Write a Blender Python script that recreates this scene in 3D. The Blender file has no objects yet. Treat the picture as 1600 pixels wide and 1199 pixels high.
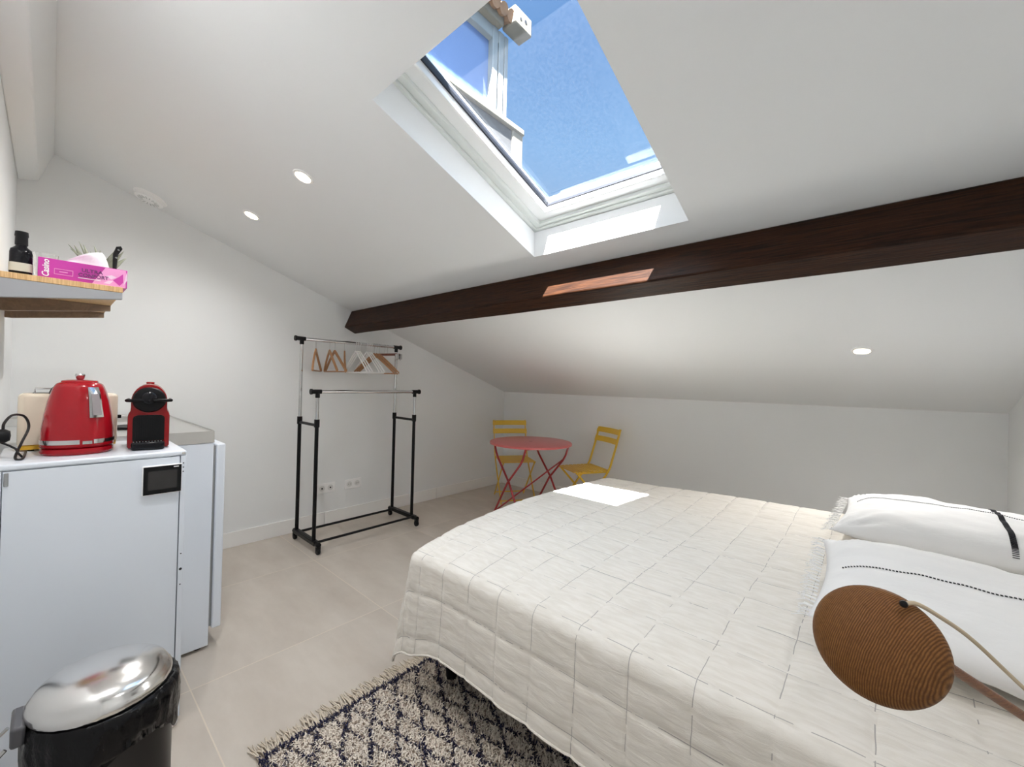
import bpy, bmesh, math, random
import numpy as np
from mathutils import Vector, Matrix, Euler, noise

random.seed(7)
PI = math.pi
SC = bpy.context.scene
COL = SC.collection

# ------------------------------------------------------------------ camera
YAW, PITCH, ROLL = math.radians(41.692), math.radians(0.342), math.radians(1.426)
fwd = Vector((-math.sin(YAW) * math.cos(PITCH), math.cos(YAW) * math.cos(PITCH), math.sin(PITCH)))
rgt0 = Vector((math.cos(YAW), math.sin(YAW), 0))
up0 = rgt0.cross(fwd)
rgt = rgt0 * math.cos(ROLL) + up0 * math.sin(ROLL)
up = -rgt0 * math.sin(ROLL) + up0 * math.cos(ROLL)
cam_data = bpy.data.cameras.new('camera')
cam = bpy.data.objects.new('camera', cam_data)
COL.objects.link(cam)
CAMP = Vector((3.5498, 0.4017, 1.26))
m = Matrix((rgt, up, -fwd)).transposed().to_4x4()
m.translation = CAMP
cam.matrix_world = m
cam_data.sensor_width = 36
cam_data.lens = 643.0156 / 1600 * 36
cam_data.shift_x = 0.98 / 1600
cam_data.shift_y = -3.905 / 1600
cam_data.clip_start = 0.02
SC.camera = cam

# ------------------------------------------------------------------ view, world, sun
SC.view_settings.view_transform = 'Standard'
SC.view_settings.look = 'None'
SC.view_settings.gamma = 1
SC.view_settings.exposure = 1.07
SC.view_settings.use_curve_mapping = False
SC.cycles.max_bounces = 14
SC.cycles.diffuse_bounces = 9
SC.cycles.glossy_bounces = 4
SC.cycles.transmission_bounces = 8
SC.cycles.transparent_max_bounces = 12
SC.cycles.sample_clamp_indirect = 8

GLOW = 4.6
W = bpy.data.worlds.new('sky')
SC.world = W
W.use_nodes = True
nt = W.node_tree
bg = nt.nodes['Background']
geo = nt.nodes.new('ShaderNodeTexCoord')
sep = nt.nodes.new('ShaderNodeSeparateXYZ')
ramp = nt.nodes.new('ShaderNodeValToRGB')
nt.links.new(geo.outputs['Generated'], sep.inputs[0])
nt.links.new(sep.outputs['Z'], ramp.inputs[0])
nt.links.new(ramp.outputs[0], bg.inputs[0])
ramp.color_ramp.elements[0].position = 0.0
ramp.color_ramp.elements[0].color = (0.50, 0.70, 0.95, 1)
ramp.color_ramp.elements[1].position = 0.78
ramp.color_ramp.elements[1].color = (0.055, 0.20, 0.56, 1)
e = ramp.color_ramp.elements.new(0.50)
e.color = (0.23, 0.48, 0.84, 1)
bg.inputs[1].default_value = 0.45
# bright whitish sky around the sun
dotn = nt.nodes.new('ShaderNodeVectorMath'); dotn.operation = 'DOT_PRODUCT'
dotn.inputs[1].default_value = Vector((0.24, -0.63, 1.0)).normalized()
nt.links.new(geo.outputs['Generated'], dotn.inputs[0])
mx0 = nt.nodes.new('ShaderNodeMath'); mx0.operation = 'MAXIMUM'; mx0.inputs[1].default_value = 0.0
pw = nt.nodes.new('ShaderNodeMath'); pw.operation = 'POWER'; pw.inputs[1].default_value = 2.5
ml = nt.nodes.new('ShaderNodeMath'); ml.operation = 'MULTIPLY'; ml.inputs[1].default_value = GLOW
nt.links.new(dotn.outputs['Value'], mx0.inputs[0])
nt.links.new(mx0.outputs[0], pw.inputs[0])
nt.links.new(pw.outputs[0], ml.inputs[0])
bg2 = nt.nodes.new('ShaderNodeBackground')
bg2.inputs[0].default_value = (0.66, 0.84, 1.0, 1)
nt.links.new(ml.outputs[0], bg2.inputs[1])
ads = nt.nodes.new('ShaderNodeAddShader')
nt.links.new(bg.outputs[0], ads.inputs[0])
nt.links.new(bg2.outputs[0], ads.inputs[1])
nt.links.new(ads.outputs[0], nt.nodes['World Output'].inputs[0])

sd = bpy.data.lights.new('sun', 'SUN')
sd.energy = 54.0
sd.angle = math.radians(0.55)
sd.color = (1.0, 0.985, 0.96)
sun = bpy.data.objects.new('sun', sd)
COL.objects.link(sun)
sun.rotation_euler = Vector((-0.24, 0.63, -1.0)).to_track_quat('-Z', 'Y').to_euler()
sun.location = (4, -3, 8)

# ------------------------------------------------------------------ materials
MATS = {}
def mat(name, col=(0.8, 0.8, 0.8), rough=0.5, metal=0.0, coat=0.0, trans=0.0, ior=1.45, spec=0.5,
        emit=None, estr=0.0, bump=None, var=None, sheen=0.0, coatr=0.05):
    """bump=(scale,strength,distance,stretch); var=(scale,amount,stretch)"""
    if name in MATS:
        return MATS[name]
    mt = bpy.data.materials.new(name)
    mt.use_nodes = True
    n = mt.node_tree.nodes
    l = mt.node_tree.links
    b = n['Principled BSDF']
    b.inputs['Base Color'].default_value = (*col, 1)
    b.inputs['Roughness'].default_value = rough
    b.inputs['Metallic'].default_value = metal
    b.inputs['IOR'].default_value = ior
    b.inputs['Specular IOR Level'].default_value = spec
    b.inputs['Coat Weight'].default_value = coat
    b.inputs['Coat Roughness'].default_value = coatr
    b.inputs['Transmission Weight'].default_value = trans
    b.inputs['Sheen Weight'].default_value = sheen
    if emit:
        b.inputs['Emission Color'].default_value = (*emit, 1)
        b.inputs['Emission Strength'].default_value = estr
    if bump or var:
        tc = n.new('ShaderNodeTexCoord')
    if var:
        mp = n.new('ShaderNodeMapping')
        mp.inputs['Scale'].default_value = var[2]
        ns = n.new('ShaderNodeTexNoise')
        ns.inputs['Scale'].default_value = var[0]
        ns.inputs['Detail'].default_value = 5
        mx = n.new('ShaderNodeMix')
        mx.data_type = 'RGBA'
        l.new(tc.outputs['Object'], mp.inputs[0])
        l.new(mp.outputs[0], ns.inputs['Vector'])
        l.new(ns.outputs['Fac'], mx.inputs[0])
        a = var[1]
        mx.inputs[6].default_value = (*[max(0, c * (1 - a)) for c in col], 1)
        mx.inputs[7].default_value = (*[min(1, c * (1 + a)) for c in col], 1)
        l.new(mx.outputs[2], b.inputs['Base Color'])
    if bump:
        mp2 = n.new('ShaderNodeMapping')
        mp2.inputs['Scale'].default_value = bump[3] if len(bump) > 3 else (1, 1, 1)
        ns2 = n.new('ShaderNodeTexNoise')
        ns2.inputs['Scale'].default_value = bump[0]
        ns2.inputs['Detail'].default_value = 4
        bp = n.new('ShaderNodeBump')
        bp.inputs['Strength'].default_value = bump[1]
        bp.inputs['Distance'].default_value = bump[2]
        l.new(tc.outputs['Object'], mp2.inputs[0])
        l.new(mp2.outputs[0], ns2.inputs['Vector'])
        l.new(ns2.outputs['Fac'], bp.inputs['Height'])
        l.new(bp.outputs[0], b.inputs['Normal'])
    MATS[name] = mt
    return mt

U = (1, 1, 1)
M_wall = mat('wall_paint', (0.81, 0.825, 0.83), 0.75, bump=(60, 0.15, 0.002, U), spec=0.25)
M_ceil = mat('ceiling_paint', (0.775, 0.79, 0.80), 0.8, bump=(45, 0.12, 0.002, U), spec=0.2)
M_base = mat('baseboard_paint', (0.84, 0.835, 0.82), 0.45)
M_frame = mat('window_white', (0.86, 0.87, 0.87), 0.35)
M_frameg = mat('window_grey_white', (0.70, 0.73, 0.71), 0.35)
M_gasket = mat('gasket_black', (0.02, 0.022, 0.03), 0.5)
M_metalw = mat('white_enamel', (0.76, 0.81, 0.88), 0.32, coat=0.2)
M_white = mat('white_plastic', (0.90, 0.90, 0.90), 0.35)
M_black = mat('black_plastic', (0.008, 0.008, 0.009), 0.45, spec=0.22)
M_blackm = mat('black_tube', (0.006, 0.006, 0.007), 0.35, spec=0.25)
M_chrome = mat('chrome', (0.62, 0.62, 0.62), 0.12, 1.0)
M_steel = mat('brushed_steel', (0.72, 0.71, 0.69), 0.28, 1.0, bump=(30, 0.08, 0.002, (1, 12, 1)))
M_lid = mat('polished_steel', (0.80, 0.79, 0.78), 0.17, 1.0)
M_redk = mat('red_enamel', (0.34, 0.005, 0.012), 0.18, coat=0.35, spec=0.3)
M_redc = mat('red_gloss', (0.24, 0.004, 0.006), 0.22, coat=0.3, spec=0.3)
M_cream = mat('cream_enamel', (0.74, 0.66, 0.53), 0.25, coat=0.4)
M_yellow = mat('yellow_plastic', (0.72, 0.42, 0.03), 0.4)
M_glass = mat('clear_glass', (1, 1, 1), 0.02, trans=1.0, ior=1.45)
M_chair = mat('yellow_lacquer', (0.78, 0.50, 0.045), 0.4, coat=0.2)
M_table = mat('red_lacquer', (0.62, 0.14, 0.14), 0.38, coat=0.25)
M_tleg = mat('dark_red_lacquer', (0.36, 0.03, 0.035), 0.4, coat=0.2)
M_linenw = mat('pillow_cotton', (0.85, 0.85, 0.85), 0.9, sheen=0.2, bump=(9, 0.35, 0.012, (1, 1.8, 1)))
M_stitch = mat('black_stitching', (0.02, 0.02, 0.025), 0.8)
M_mattress = mat('mattress_ticking', (0.72, 0.70, 0.66), 0.9)
M_bedbase = mat('bed_base_fabric', (0.10, 0.09, 0.08), 0.9)
M_bagm = mat('black_bin_liner', (0.004, 0.004, 0.005), 0.2, spec=0.3, bump=(22, 0.8, 0.012, (1, 1, 0.6)))
M_binbody = mat('dark_grey_bin', (0.03, 0.028, 0.027), 0.35, 0.4)
M_pink = mat('magenta_card', (0.50, 0.035, 0.32), 0.4, coat=0.1, var=(6, 0.35, (1, 1, 1)))
M_pinkl = mat('pink_card', (0.80, 0.32, 0.60), 0.35)
M_tissue = mat('tissue_paper', (0.90, 0.90, 0.91), 0.9)
M_bottle = mat('dark_bottle', (0.006, 0.006, 0.008), 0.15, spec=0.3)
M_label = mat('pale_label', (0.62, 0.60, 0.50), 0.6)
M_leaf = mat('grey_green_leaf', (0.27, 0.29, 0.22), 0.6, var=(30, 0.4, U))
M_pot = mat('grey_pot', (0.45, 0.44, 0.42), 0.6)
M_wire = mat('white_wire', (0.92, 0.92, 0.92), 0.3)
M_render = mat('grey_render', (0.05, 0.048, 0.048), 0.9, var=(5, 0.25, U))
M_stonec = mat('cream_stone', (0.14, 0.12, 0.09), 0.85, var=(4, 0.15, U))
M_roof = mat('terracotta', (0.20, 0.11, 0.06), 0.8, var=(5, 0.3, U))
M_winpane = mat('painted_reflection_pane', (0.10, 0.15, 0.28), 0.08, coat=0.5)  # blue sky reflection is put into the base colour
M_roofx = mat('roof_covering', (0.25, 0.2, 0.17), 0.9)
M_cord = mat('black_cord', (0.015, 0.015, 0.016), 0.45)
M_cordc = mat('cream_textile_cord', (0.55, 0.45, 0.32), 0.8)
M_fringe = mat('cream_wool', (0.62, 0.54, 0.44), 0.95)
M_backing = mat('rug_backing', (0.40, 0.33, 0.28), 0.95)
M_navy = mat('navy_wool', (0.018, 0.018, 0.05), 0.95)
M_lens = mat('lit_lens', (1, 0.9, 0.75), 0.5, emit=(1.0, 0.80, 0.52), estr=9.0)
M_screen = mat('dark_screen', (0.02, 0.018, 0.018), 0.12)
M_gmetal = mat('bin_hinge_grey', (0.10, 0.10, 0.11), 0.3)
M_latch = mat('grey_latch', (0.30, 0.31, 0.31), 0.4)

def wood(name, c1, c2, scale=6, stretch=(1, 12, 12), rough=0.5, coat=0.0, dist=2.5, rot=(0, 0, 0), bumpd=0.0015):
    mt = bpy.data.materials.new(name)
    mt.use_nodes = True
    n, l = mt.node_tree.nodes, mt.node_tree.links
    b = n['Principled BSDF']
    tc = n.new('ShaderNodeTexCoord')
    mp = n.new('ShaderNodeMapping')
    mp.inputs['Scale'].default_value = stretch
    mp.inputs['Rotation'].default_value = rot
    ns = n.new('ShaderNodeTexNoise')
    ns.inputs['Scale'].default_value = scale
    ns.inputs['Detail'].default_value = 6
    ns.inputs['Distortion'].default_value = dist
    rp = n.new('ShaderNodeValToRGB')
    rp.color_ramp.elements[0].position = 0.32
    rp.color_ramp.elements[1].position = 0.68
    rp.color_ramp.elements[0].color = (*c1, 1)
    rp.color_ramp.elements[1].color = (*c2, 1)
    bp = n.new('ShaderNodeBump')
    bp.inputs['Strength'].default_value = 0.5
    bp.inputs['Distance'].default_value = bumpd
    l.new(tc.outputs['Object'], mp.inputs[0])
    l.new(mp.outputs[0], ns.inputs['Vector'])
    l.new(ns.outputs['Fac'], rp.inputs[0])
    l.new(rp.outputs[0], b.inputs['Base Color'])
    l.new(ns.outputs['Fac'], bp.inputs['Height'])
    l.new(bp.outputs[0], b.inputs['Normal'])
    b.inputs['Roughness'].default_value = rough
    b.inputs['Coat Weight'].default_value = coat
    MATS[name] = mt
    return mt

M_beam = wood('dark_stained_timber', (0.009, 0.0026, 0.0010), (0.044, 0.015, 0.0048), 5, (1, 14, 14), 0.5, 0.0, 1.5, bumpd=0.004)
M_beam.node_tree.nodes['Principled BSDF'].inputs['Specular IOR Level'].default_value = 0.18
M_oak = wood('oak', (0.50, 0.30, 0.14), (0.66, 0.45, 0.24), 9, (1, 14, 14), 0.5)
M_oakc = wood('oak_block', (0.52, 0.31, 0.13), (0.74, 0.50, 0.25), 9, (10, 10, 0.6), 0.5)
M_brk = wood('brown_bracket', (0.19, 0.13, 0.09), (0.27, 0.19, 0.13), 7, (1, 3, 3), 0.5)
M_hanger = wood('hanger_beech', (0.34, 0.16, 0.07), (0.46, 0.24, 0.11), 10, (8, 8, 1), 0.4)
M_hangerd = wood('hanger_dark', (0.16, 0.045, 0.028), (0.24, 0.075, 0.04), 10, (8, 8, 1), 0.4)

# turned oak lamp shade: ring grain across the dome
def lampwood():
    mt = bpy.data.materials.new('turned_oak')
    mt.use_nodes = True
    n, l = mt.node_tree.nodes, mt.node_tree.links
    b = n['Principled BSDF']
    tc = n.new('ShaderNodeTexCoord')
    mp = n.new('ShaderNodeMapping')
    mp.inputs['Rotation'].default_value = (0.5, 0.35, 0.5)
    wv = n.new('ShaderNodeTexWave')
    wv.wave_type = 'BANDS'
    wv.inputs['Scale'].default_value = 120
    wv.inputs['Distortion'].default_value = 4.5
    wv.inputs['Detail'].default_value = 3
    wv.inputs['Detail Scale'].default_value = 0.35
    ns = n.new('ShaderNodeTexNoise')
    ns.inputs['Scale'].default_value = 160
    mul = n.new('ShaderNodeMath')
    mul.operation = 'MULTIPLY'
    rp = n.new('ShaderNodeValToRGB')
    rp.color_ramp.elements[0].color = (0.10, 0.036, 0.008, 1)
    rp.color_ramp.elements[1].color = (0.24, 0.105, 0.030, 1)
    rp.color_ramp.elements[1].position = 0.55
    bp = n.new('ShaderNodeBump')
    bp.inputs['Strength'].default_value = 0.5
    bp.inputs['Distance'].default_value = 0.0008
    l.new(tc.outputs['Object'], mp.inputs[0])
    l.new(mp.outputs[0], wv.inputs['Vector'])
    l.new(tc.outputs['Object'], ns.inputs['Vector'])
    l.new(wv.outputs['Fac'], mul.inputs[0])
    l.new(ns.outputs['Fac'], mul.inputs[1])
    l.new(mul.outputs[0], rp.inputs[0])
    l.new(rp.outputs[0], b.inputs['Base Color'])
    l.new(wv.outputs['Fac'], bp.inputs['Height'])
    l.new(bp.outputs[0], b.inputs['Normal'])
    b.inputs['Roughness'].default_value = 0.5
    b.inputs['Specular IOR Level'].default_value = 0.25
    return mt
M_lamp = lampwood()
M_stem = wood('lamp_stem_oak', (0.14, 0.048, 0.016), (0.25, 0.10, 0.035), 12, (1, 1, 14), 0.45)

# stone tiles with pale joints
def tiles():
    mt = bpy.data.materials.new('stone_tiles')
    mt.use_nodes = True
    n, l = mt.node_tree.nodes, mt.node_tree.links
    b = n['Principled BSDF']
    tc = n.new('ShaderNodeTexCoord')
    sp = n.new('ShaderNodeSeparateXYZ')
    l.new(tc.outputs['Object'], sp.inputs[0])
    def M(op, a, bb=None, cc=None):
        q = n.new('ShaderNodeMath')
        q.operation = op
        for i, v in enumerate((a, bb, cc)):
            if v is None:
                continue
            if isinstance(v, (int, float)):
                q.inputs[i].default_value = v
            else:
                l.new(v, q.inputs[i])
        return q.outputs[0]
    def edge(o, off, size):
        t = M('DIVIDE', M('SUBTRACT', o, off), size)
        f = M('FRACT', M('ADD', t, 20.5))
        d = M('MULTIPLY', M('ABSOLUTE', M('SUBTRACT', f, 0.5)), size)
        return d, M('FLOOR', M('ADD', t, 20.0))
    dx, ix = edge(sp.outputs['X'], 0.6525, 0.8617)
    dy, iy = edge(sp.outputs['Y'], 0.8039, 0.8470)
    d = M('MINIMUM', dx, dy)
    line = M('LESS_THAN', d, 0.0022)
    ns = n.new('ShaderNodeTexNoise')
    ns.inputs['Scale'].default_value = 2.2
    ns.inputs['Detail'].default_value = 8
    ns.inputs['Roughness'].default_value = 0.62
    cmb = n.new('ShaderNodeCombineXYZ')
    l.new(M('ADD', M('MULTIPLY', ix, 3.7), M('MULTIPLY', sp.outputs['X'], 1.0)), cmb.inputs[0])
    l.new(M('ADD', M('MULTIPLY', iy, 5.3), M('MULTIPLY', sp.outputs['Y'], 2.4)), cmb.inputs[1])
    l.new(cmb.outputs[0], ns.inputs['Vector'])
    rp = n.new('ShaderNodeValToRGB')
    rp.color_ramp.elements[0].position = 0.25
    rp.color_ramp.elements[1].position = 0.75
    rp.color_ramp.elements[0].color = (0.49, 0.43, 0.37, 1)
    rp.color_ramp.elements[1].color = (0.62, 0.565, 0.50, 1)
    l.new(ns.outputs['Fac'], rp.inputs[0])
    mx = n.new('ShaderNodeMix')
    mx.data_type = 'RGBA'
    l.new(line, mx.inputs[0])
    l.new(rp.outputs[0], mx.inputs[6])
    mx.inputs[7].default_value = (0.68, 0.60, 0.50, 1)
    l.new(mx.outputs[2], b.inputs['Base Color'])
    b.inputs['Roughness'].default_value = 0.42
    b.inputs['Specular IOR Level'].default_value = 0.4
    bp = n.new('ShaderNodeBump')
    bp.inputs['Strength'].default_value = 0.4
    bp.inputs['Distance'].default_value = 0.002
    h = M('SUBTRACT', ns.outputs['Fac'], line)
    l.new(h, bp.inputs['Height'])
    l.new(bp.outputs[0], b.inputs['Normal'])
    return mt
M_tiles = tiles()

# washed linen with long crinkles
def linen():
    mt = bpy.data.materials.new('quilted_linen')
    mt.use_nodes = True
    n, l = mt.node_tree.nodes, mt.node_tree.links
    b = n['Principled BSDF']
    tc = n.new('ShaderNodeTexCoord')
    uv = n.new('ShaderNodeUVMap')
    mp = n.new('ShaderNodeMapping')
    mp.inputs['Scale'].default_value = (9, 40, 1)
    ns = n.new('ShaderNodeTexNoise')
    ns.inputs['Scale'].default_value = 1.6
    ns.inputs['Detail'].default_value = 5
    ns.inputs['Distortion'].default_value = 0.7
    l.new(uv.outputs[0], mp.inputs[0])
    l.new(mp.outputs[0], ns.inputs['Vector'])
    ns2 = n.new('ShaderNodeTexNoise')
    ns2.inputs['Scale'].default_value = 450
    l.new(uv.outputs[0], ns2.inputs['Vector'])
    bp = n.new('ShaderNodeBump')
    bp.inputs['Strength'].default_value = 0.4
    bp.inputs['Distance'].default_value = 0.004
    l.new(ns.outputs['Fac'], bp.inputs['Height'])
    bp2 = n.new('ShaderNodeBump')
    bp2.inputs['Strength'].default_value = 0.25
    bp2.inputs['Distance'].default_value = 0.001
    l.new(ns2.outputs['Fac'], bp2.inputs['Height'])
    l.new(bp.outputs[0], bp2.inputs['Normal'])
    l.new(bp2.outputs[0], b.inputs['Normal'])
    rp = n.new('ShaderNodeValToRGB')
    rp.color_ramp.elements[0].position = 0.35
    rp.color_ramp.elements[0].color = (0.715, 0.675, 0.61, 1)
    rp.color_ramp.elements[1].position = 0.65
    rp.color_ramp.elements[1].color = (0.79, 0.755, 0.70, 1)
    l.new(ns.outputs['Fac'], rp.inputs[0])
    def M(op, a, bb=None):
        q = n.new('ShaderNodeMath'); q.operation = op
        for i, v in enumerate((a, bb)):
            if v is None: continue
            if isinstance(v, (int, float)): q.inputs[i].default_value = v
            else: l.new(v, q.inputs[i])
        return q.outputs[0]
    spx = n.new('ShaderNodeSeparateXYZ'); l.new(uv.outputs[0], spx.inputs[0])
    ns3 = n.new('ShaderNodeTexNoise'); ns3.inputs['Scale'].default_value = 7; l.new(uv.outputs[0], ns3.inputs['Vector'])
    ns4 = n.new('ShaderNodeTexNoise'); ns4.inputs['Scale'].default_value = 16; l.new(uv.outputs[0], ns4.inputs['Vector'])
    wob = M('MULTIPLY', M('SUBTRACT', ns3.outputs['Fac'], 0.5), 0.012)
    def sd_(o, off):
        f = M('FRACT', M('ADD', M('DIVIDE', M('SUBTRACT', M('ADD', o, wob), off), 0.155), 40.5))
        return M('MULTIPLY', M('ABSOLUTE', M('SUBTRACT', f, 0.5)), 0.155)
    dd = M('MINIMUM', sd_(spx.outputs['X'], 2.316), sd_(spx.outputs['Y'], 1.413))
    ln = M('MULTIPLY', M('LESS_THAN', dd, 0.0010), M('GREATER_THAN', ns4.outputs['Fac'], 0.46))
    mxs = n.new('ShaderNodeMix'); mxs.data_type = 'RGBA'
    l.new(ln, mxs.inputs[0]); l.new(rp.outputs[0], mxs.inputs[6]); mxs.inputs[7].default_value = (0.40, 0.38, 0.36, 1)
    l.new(mxs.outputs[2], b.inputs['Base Color'])
    b.inputs['Roughness'].default_value = 0.95
    b.inputs['Sheen Weight'].default_value = 0.1
    return mt
M_quilt = linen()

# dusty skylight glass
def dusty():
    mt = bpy.data.materials.new('dusty_skylight_glass')
    mt.use_nodes = True
    n, l = mt.node_tree.nodes, mt.node_tree.links
    n.remove(n['Principled BSDF'])
    out = n['Material Output']
    tr = n.new('ShaderNodeBsdfTransparent')
    tr.inputs[0].default_value = (0.97, 0.985, 1.0, 1)
    gl = n.new('ShaderNodeBsdfGlossy')
    gl.inputs['Roughness'].default_value = 0.02
    tl = n.new('ShaderNodeBsdfTranslucent')
    tl.inputs[0].default_value = (0.9, 0.93, 1.0, 1)
    tc = n.new('ShaderNodeTexCoord')
    vo = n.new('ShaderNodeTexNoise')
    vo.inputs['Scale'].default_value = 90
    vo.inputs['Detail'].default_value = 3
    l.new(tc.outputs['Object'], vo.inputs['Vector'])
    mr = n.new('ShaderNodeMapRange')
    mr.inputs['From Min'].default_value = 0.35
    mr.inputs['From Max'].default_value = 0.8
    mr.inputs['To Min'].default_value = 0.0025
    mr.inputs['To Max'].default_value = 0.005
    l.new(vo.outputs['Fac'], mr.inputs['Value'])
    m1 = n.new('ShaderNodeMixShader')
    l.new(mr.outputs[0], m1.inputs[0])
    l.new(tr.outputs[0], m1.inputs[1])
    l.new(tl.outputs[0], m1.inputs[2])
    fr = n.new('ShaderNodeFresnel')
    fr.inputs[0].default_value = 1.25
    m2 = n.new('ShaderNodeMixShader')
    l.new(fr.outputs[0], m2.inputs[0])
    l.new(m1.outputs[0], m2.inputs[1])
    l.new(gl.outputs[0], m2.inputs[2])
    l.new(m2.outputs[0], out.inputs[0])
    return mt
M_pane = dusty()

# ------------------------------------------------------------------ mesh builder
class MB:
    def __init__(self):
        self.v, self.f, self.m = [], [], []
    def add(self, vs, fs, mi=0):
        o = len(self.v)
        self.v += [tuple(x) for x in vs]
        for f in fs:
            self.f.append([i + o for i in f])
            self.m.append(mi)
        return self
    def box(self, a, b, mi=0, mtx=None):
        x0, y0, z0 = a
        x1, y1, z1 = b
        vs = [Vector(p) for p in ((x0, y0, z0), (x1, y0, z0), (x1, y1, z0), (x0, y1, z0),
                                  (x0, y0, z1), (x1, y0, z1), (x1, y1, z1), (x0, y1, z1))]
        if mtx:
            vs = [mtx @ p for p in vs]
        return self.add(vs, [(0, 3, 2, 1), (4, 5, 6, 7), (0, 1, 5, 4), (1, 2, 6, 5), (2, 3, 7, 6), (3, 0, 4, 7)], mi)
    def bar(self, p, q, w, h, upv=(0, 0, 1), mi=0):
        """rectangular bar from p to q, w along side, h along up"""
        p, q = Vector(p), Vector(q)
        d = (q - p).normalized()
        s = d.cross(Vector(upv))
        if s.length < 1e-6:
            s = d.cross(Vector((1, 0, 0)))
        s.normalize()
        u = s.cross(d)
        vs = []
        for c in (p, q):
            for a, b in ((-1, -1), (1, -1), (1, 1), (-1, 1)):
                vs.append(c + s * (a * w / 2) + u * (b * h / 2))
        return self.add(vs, [(0, 3, 2, 1), (4, 5, 6, 7), (0, 1, 5, 4), (1, 2, 6, 5), (2, 3, 7, 6), (3, 0, 4, 7)], mi)
    def tube(self, path, r, n=10, mi=0, cap=True, closed=False):
        path = [Vector(p) for p in path]
        rs = r if isinstance(r, (list, tuple)) else [r] * len(path)
        N = len(path)
        o = len(self.v)
        ref = None
        for i, p in enumerate(path):
            if closed:
                t = path[(i + 1) % N] - path[i - 1]
            else:
                t = path[min(i + 1, N - 1)] - path[max(i - 1, 0)]
            t = t.normalized()
            if ref is None:
                ref = Vector((0, 0, 1)) if abs(t.z) < 0.9 else Vector((1, 0, 0))
            s = t.cross(ref).normalized()
            u = s.cross(t).normalized()
            ref = u
            for k in range(n):
                a = 2 * PI * k / n
                self.v.append(tuple(p + (s * math.cos(a) + u * math.sin(a)) * rs[i]))
        for i in range(N if closed else N - 1):
            j = (i + 1) % N
            for k in range(n):
                k2 = (k + 1) % n
                self.f.append([o + i * n + k, o + i * n + k2, o + j * n + k2, o + j * n + k])
                self.m.append(mi)
        if cap and not closed:
            self.f.append([o + k for k in range(n)][::-1])
            self.m.append(mi)
            self.f.append([o + (N - 1) * n + k for k in range(n)])
            self.m.append(mi)
        return self
    def lathe(self, prof, n=40, c=(0, 0, 0), sx=1, sy=1, mi=0, mtx=None, closed=False):
        """prof: list of (r,z)"""
        o = len(self.v)
        c = Vector(c)
        P = len(prof)
        for r, z in prof:
            for k in range(n):
                a = 2 * PI * k / n
                v = c + Vector((math.cos(a) * r * sx, math.sin(a) * r * sy, z))
                self.v.append(tuple(mtx @ v if mtx else v))
        for i in range(P if closed else P - 1):
            j = (i + 1) % P
            for k in range(n):
                k2 = (k + 1) % n
                self.f.append([o + i * n + k, o + i * n + k2, o + j * n + k2, o + j * n + k])
                self.m.append(mi)
        if not closed:
            if prof[0][0] > 1e-5:
                self.f.append([o + k for k in range(n)][::-1]); self.m.append(mi)
            if prof[-1][0] > 1e-5:
                self.f.append([o + (P - 1) * n + k for k in range(n)]); self.m.append(mi)
        return self
    def prism(self, poly, a, b, axis='x', mi=0):
        """poly in the two other axes, extruded from a to b"""
        n = len(poly)
        def mk(p, t):
            if axis == 'x': return (t, p[0], p[1])
            if axis == 'y': return (p[0], t, p[1])
            return (p[0], p[1], t)
        vs = [mk(p, a) for p in poly] + [mk(p, b) for p in poly]
        fs = [list(range(n))[::-1], [i + n for i in range(n)]]
        for i in range(n):
            j = (i + 1) % n
            fs.append([i, j, j + n, i + n])
        return self.add(vs, fs, mi)
    def build(self, name, mats, parent=None, bevel=0, seg=2, sharp=35, sub=0, mtx=None, solid=0, uv=None):
        me = bpy.data.meshes.new(name)
        vs = self.v
        if mtx:
            vs = [tuple(mtx @ Vector(p)) for p in vs]
        me.from_pydata(vs, [], self.f)
        if not isinstance(mats, (list, tuple)):
            mats = [mats]
        for q in mats:
            me.materials.append(q)
        me.polygons.foreach_set('material_index', self.m)
        bm = bmesh.new()
        bm.from_mesh(me)
        bmesh.ops.remove_doubles(bm, verts=bm.verts, dist=1e-6)
        bmesh.ops.recalc_face_normals(bm, faces=bm.faces)
        bm.to_mesh(me)
        bm.free()
        me.polygons.foreach_set('use_smooth', [True] * len(me.polygons))
        me.set_sharp_from_angle(angle=math.radians(sharp))
        ob = bpy.data.objects.new(name, me)
        COL.objects.link(ob)
        if parent is not None:
            ob.parent = parent
        if solid:
            q = ob.modifiers.new('solid', 'SOLIDIFY'); q.thickness = solid; q.offset = 0
        if bevel:
            q = ob.modifiers.new('bevel', 'BEVEL'); q.width = bevel; q.segments = seg
            q.limit_method = 'ANGLE'; q.angle_limit = math.radians(40)
            q.harden_normals = False
        if sub:
            q = ob.modifiers.new('sub', 'SUBSURF'); q.levels = sub; q.render_levels = sub
        return ob

def tag(o, label=None, cat=None, group=None, kind=None):
    if label: o['label'] = label
    if cat: o['category'] = cat
    if group: o['group'] = group
    if kind: o['kind'] = kind
    return o
def thing(name, loc, label, cat, rz=0.0, group=None):
    o = bpy.data.objects.new(name, None)
    o.empty_display_size = 0.05
    o.location = loc
    o.rotation_euler = (0, 0, rz)
    COL.objects.link(o)
    return tag(o, label, cat, group)
def struct(name, mb, mats, **k):
    o = mb.build(name, mats, **k)
    o['kind'] = 'structure'
    return o
def dup(root, loc, rz, label, group=None):
    r = root.copy(); COL.objects.link(r)
    r.location = loc; r.rotation_euler = (0, 0, rz)
    r['label'] = label
    if group: r['group'] = group
    for ch in list(root.children):
        c = ch.copy(); COL.objects.link(c); c.parent = r
        for g in ch.children:
            d = g.copy(); COL.objects.link(d); d.parent = c
    return r
def smoothstep(a, b, x):
    t = min(1, max(0, (x - a) / (b - a)))
    return t * t * (3 - 2 * t)
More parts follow.
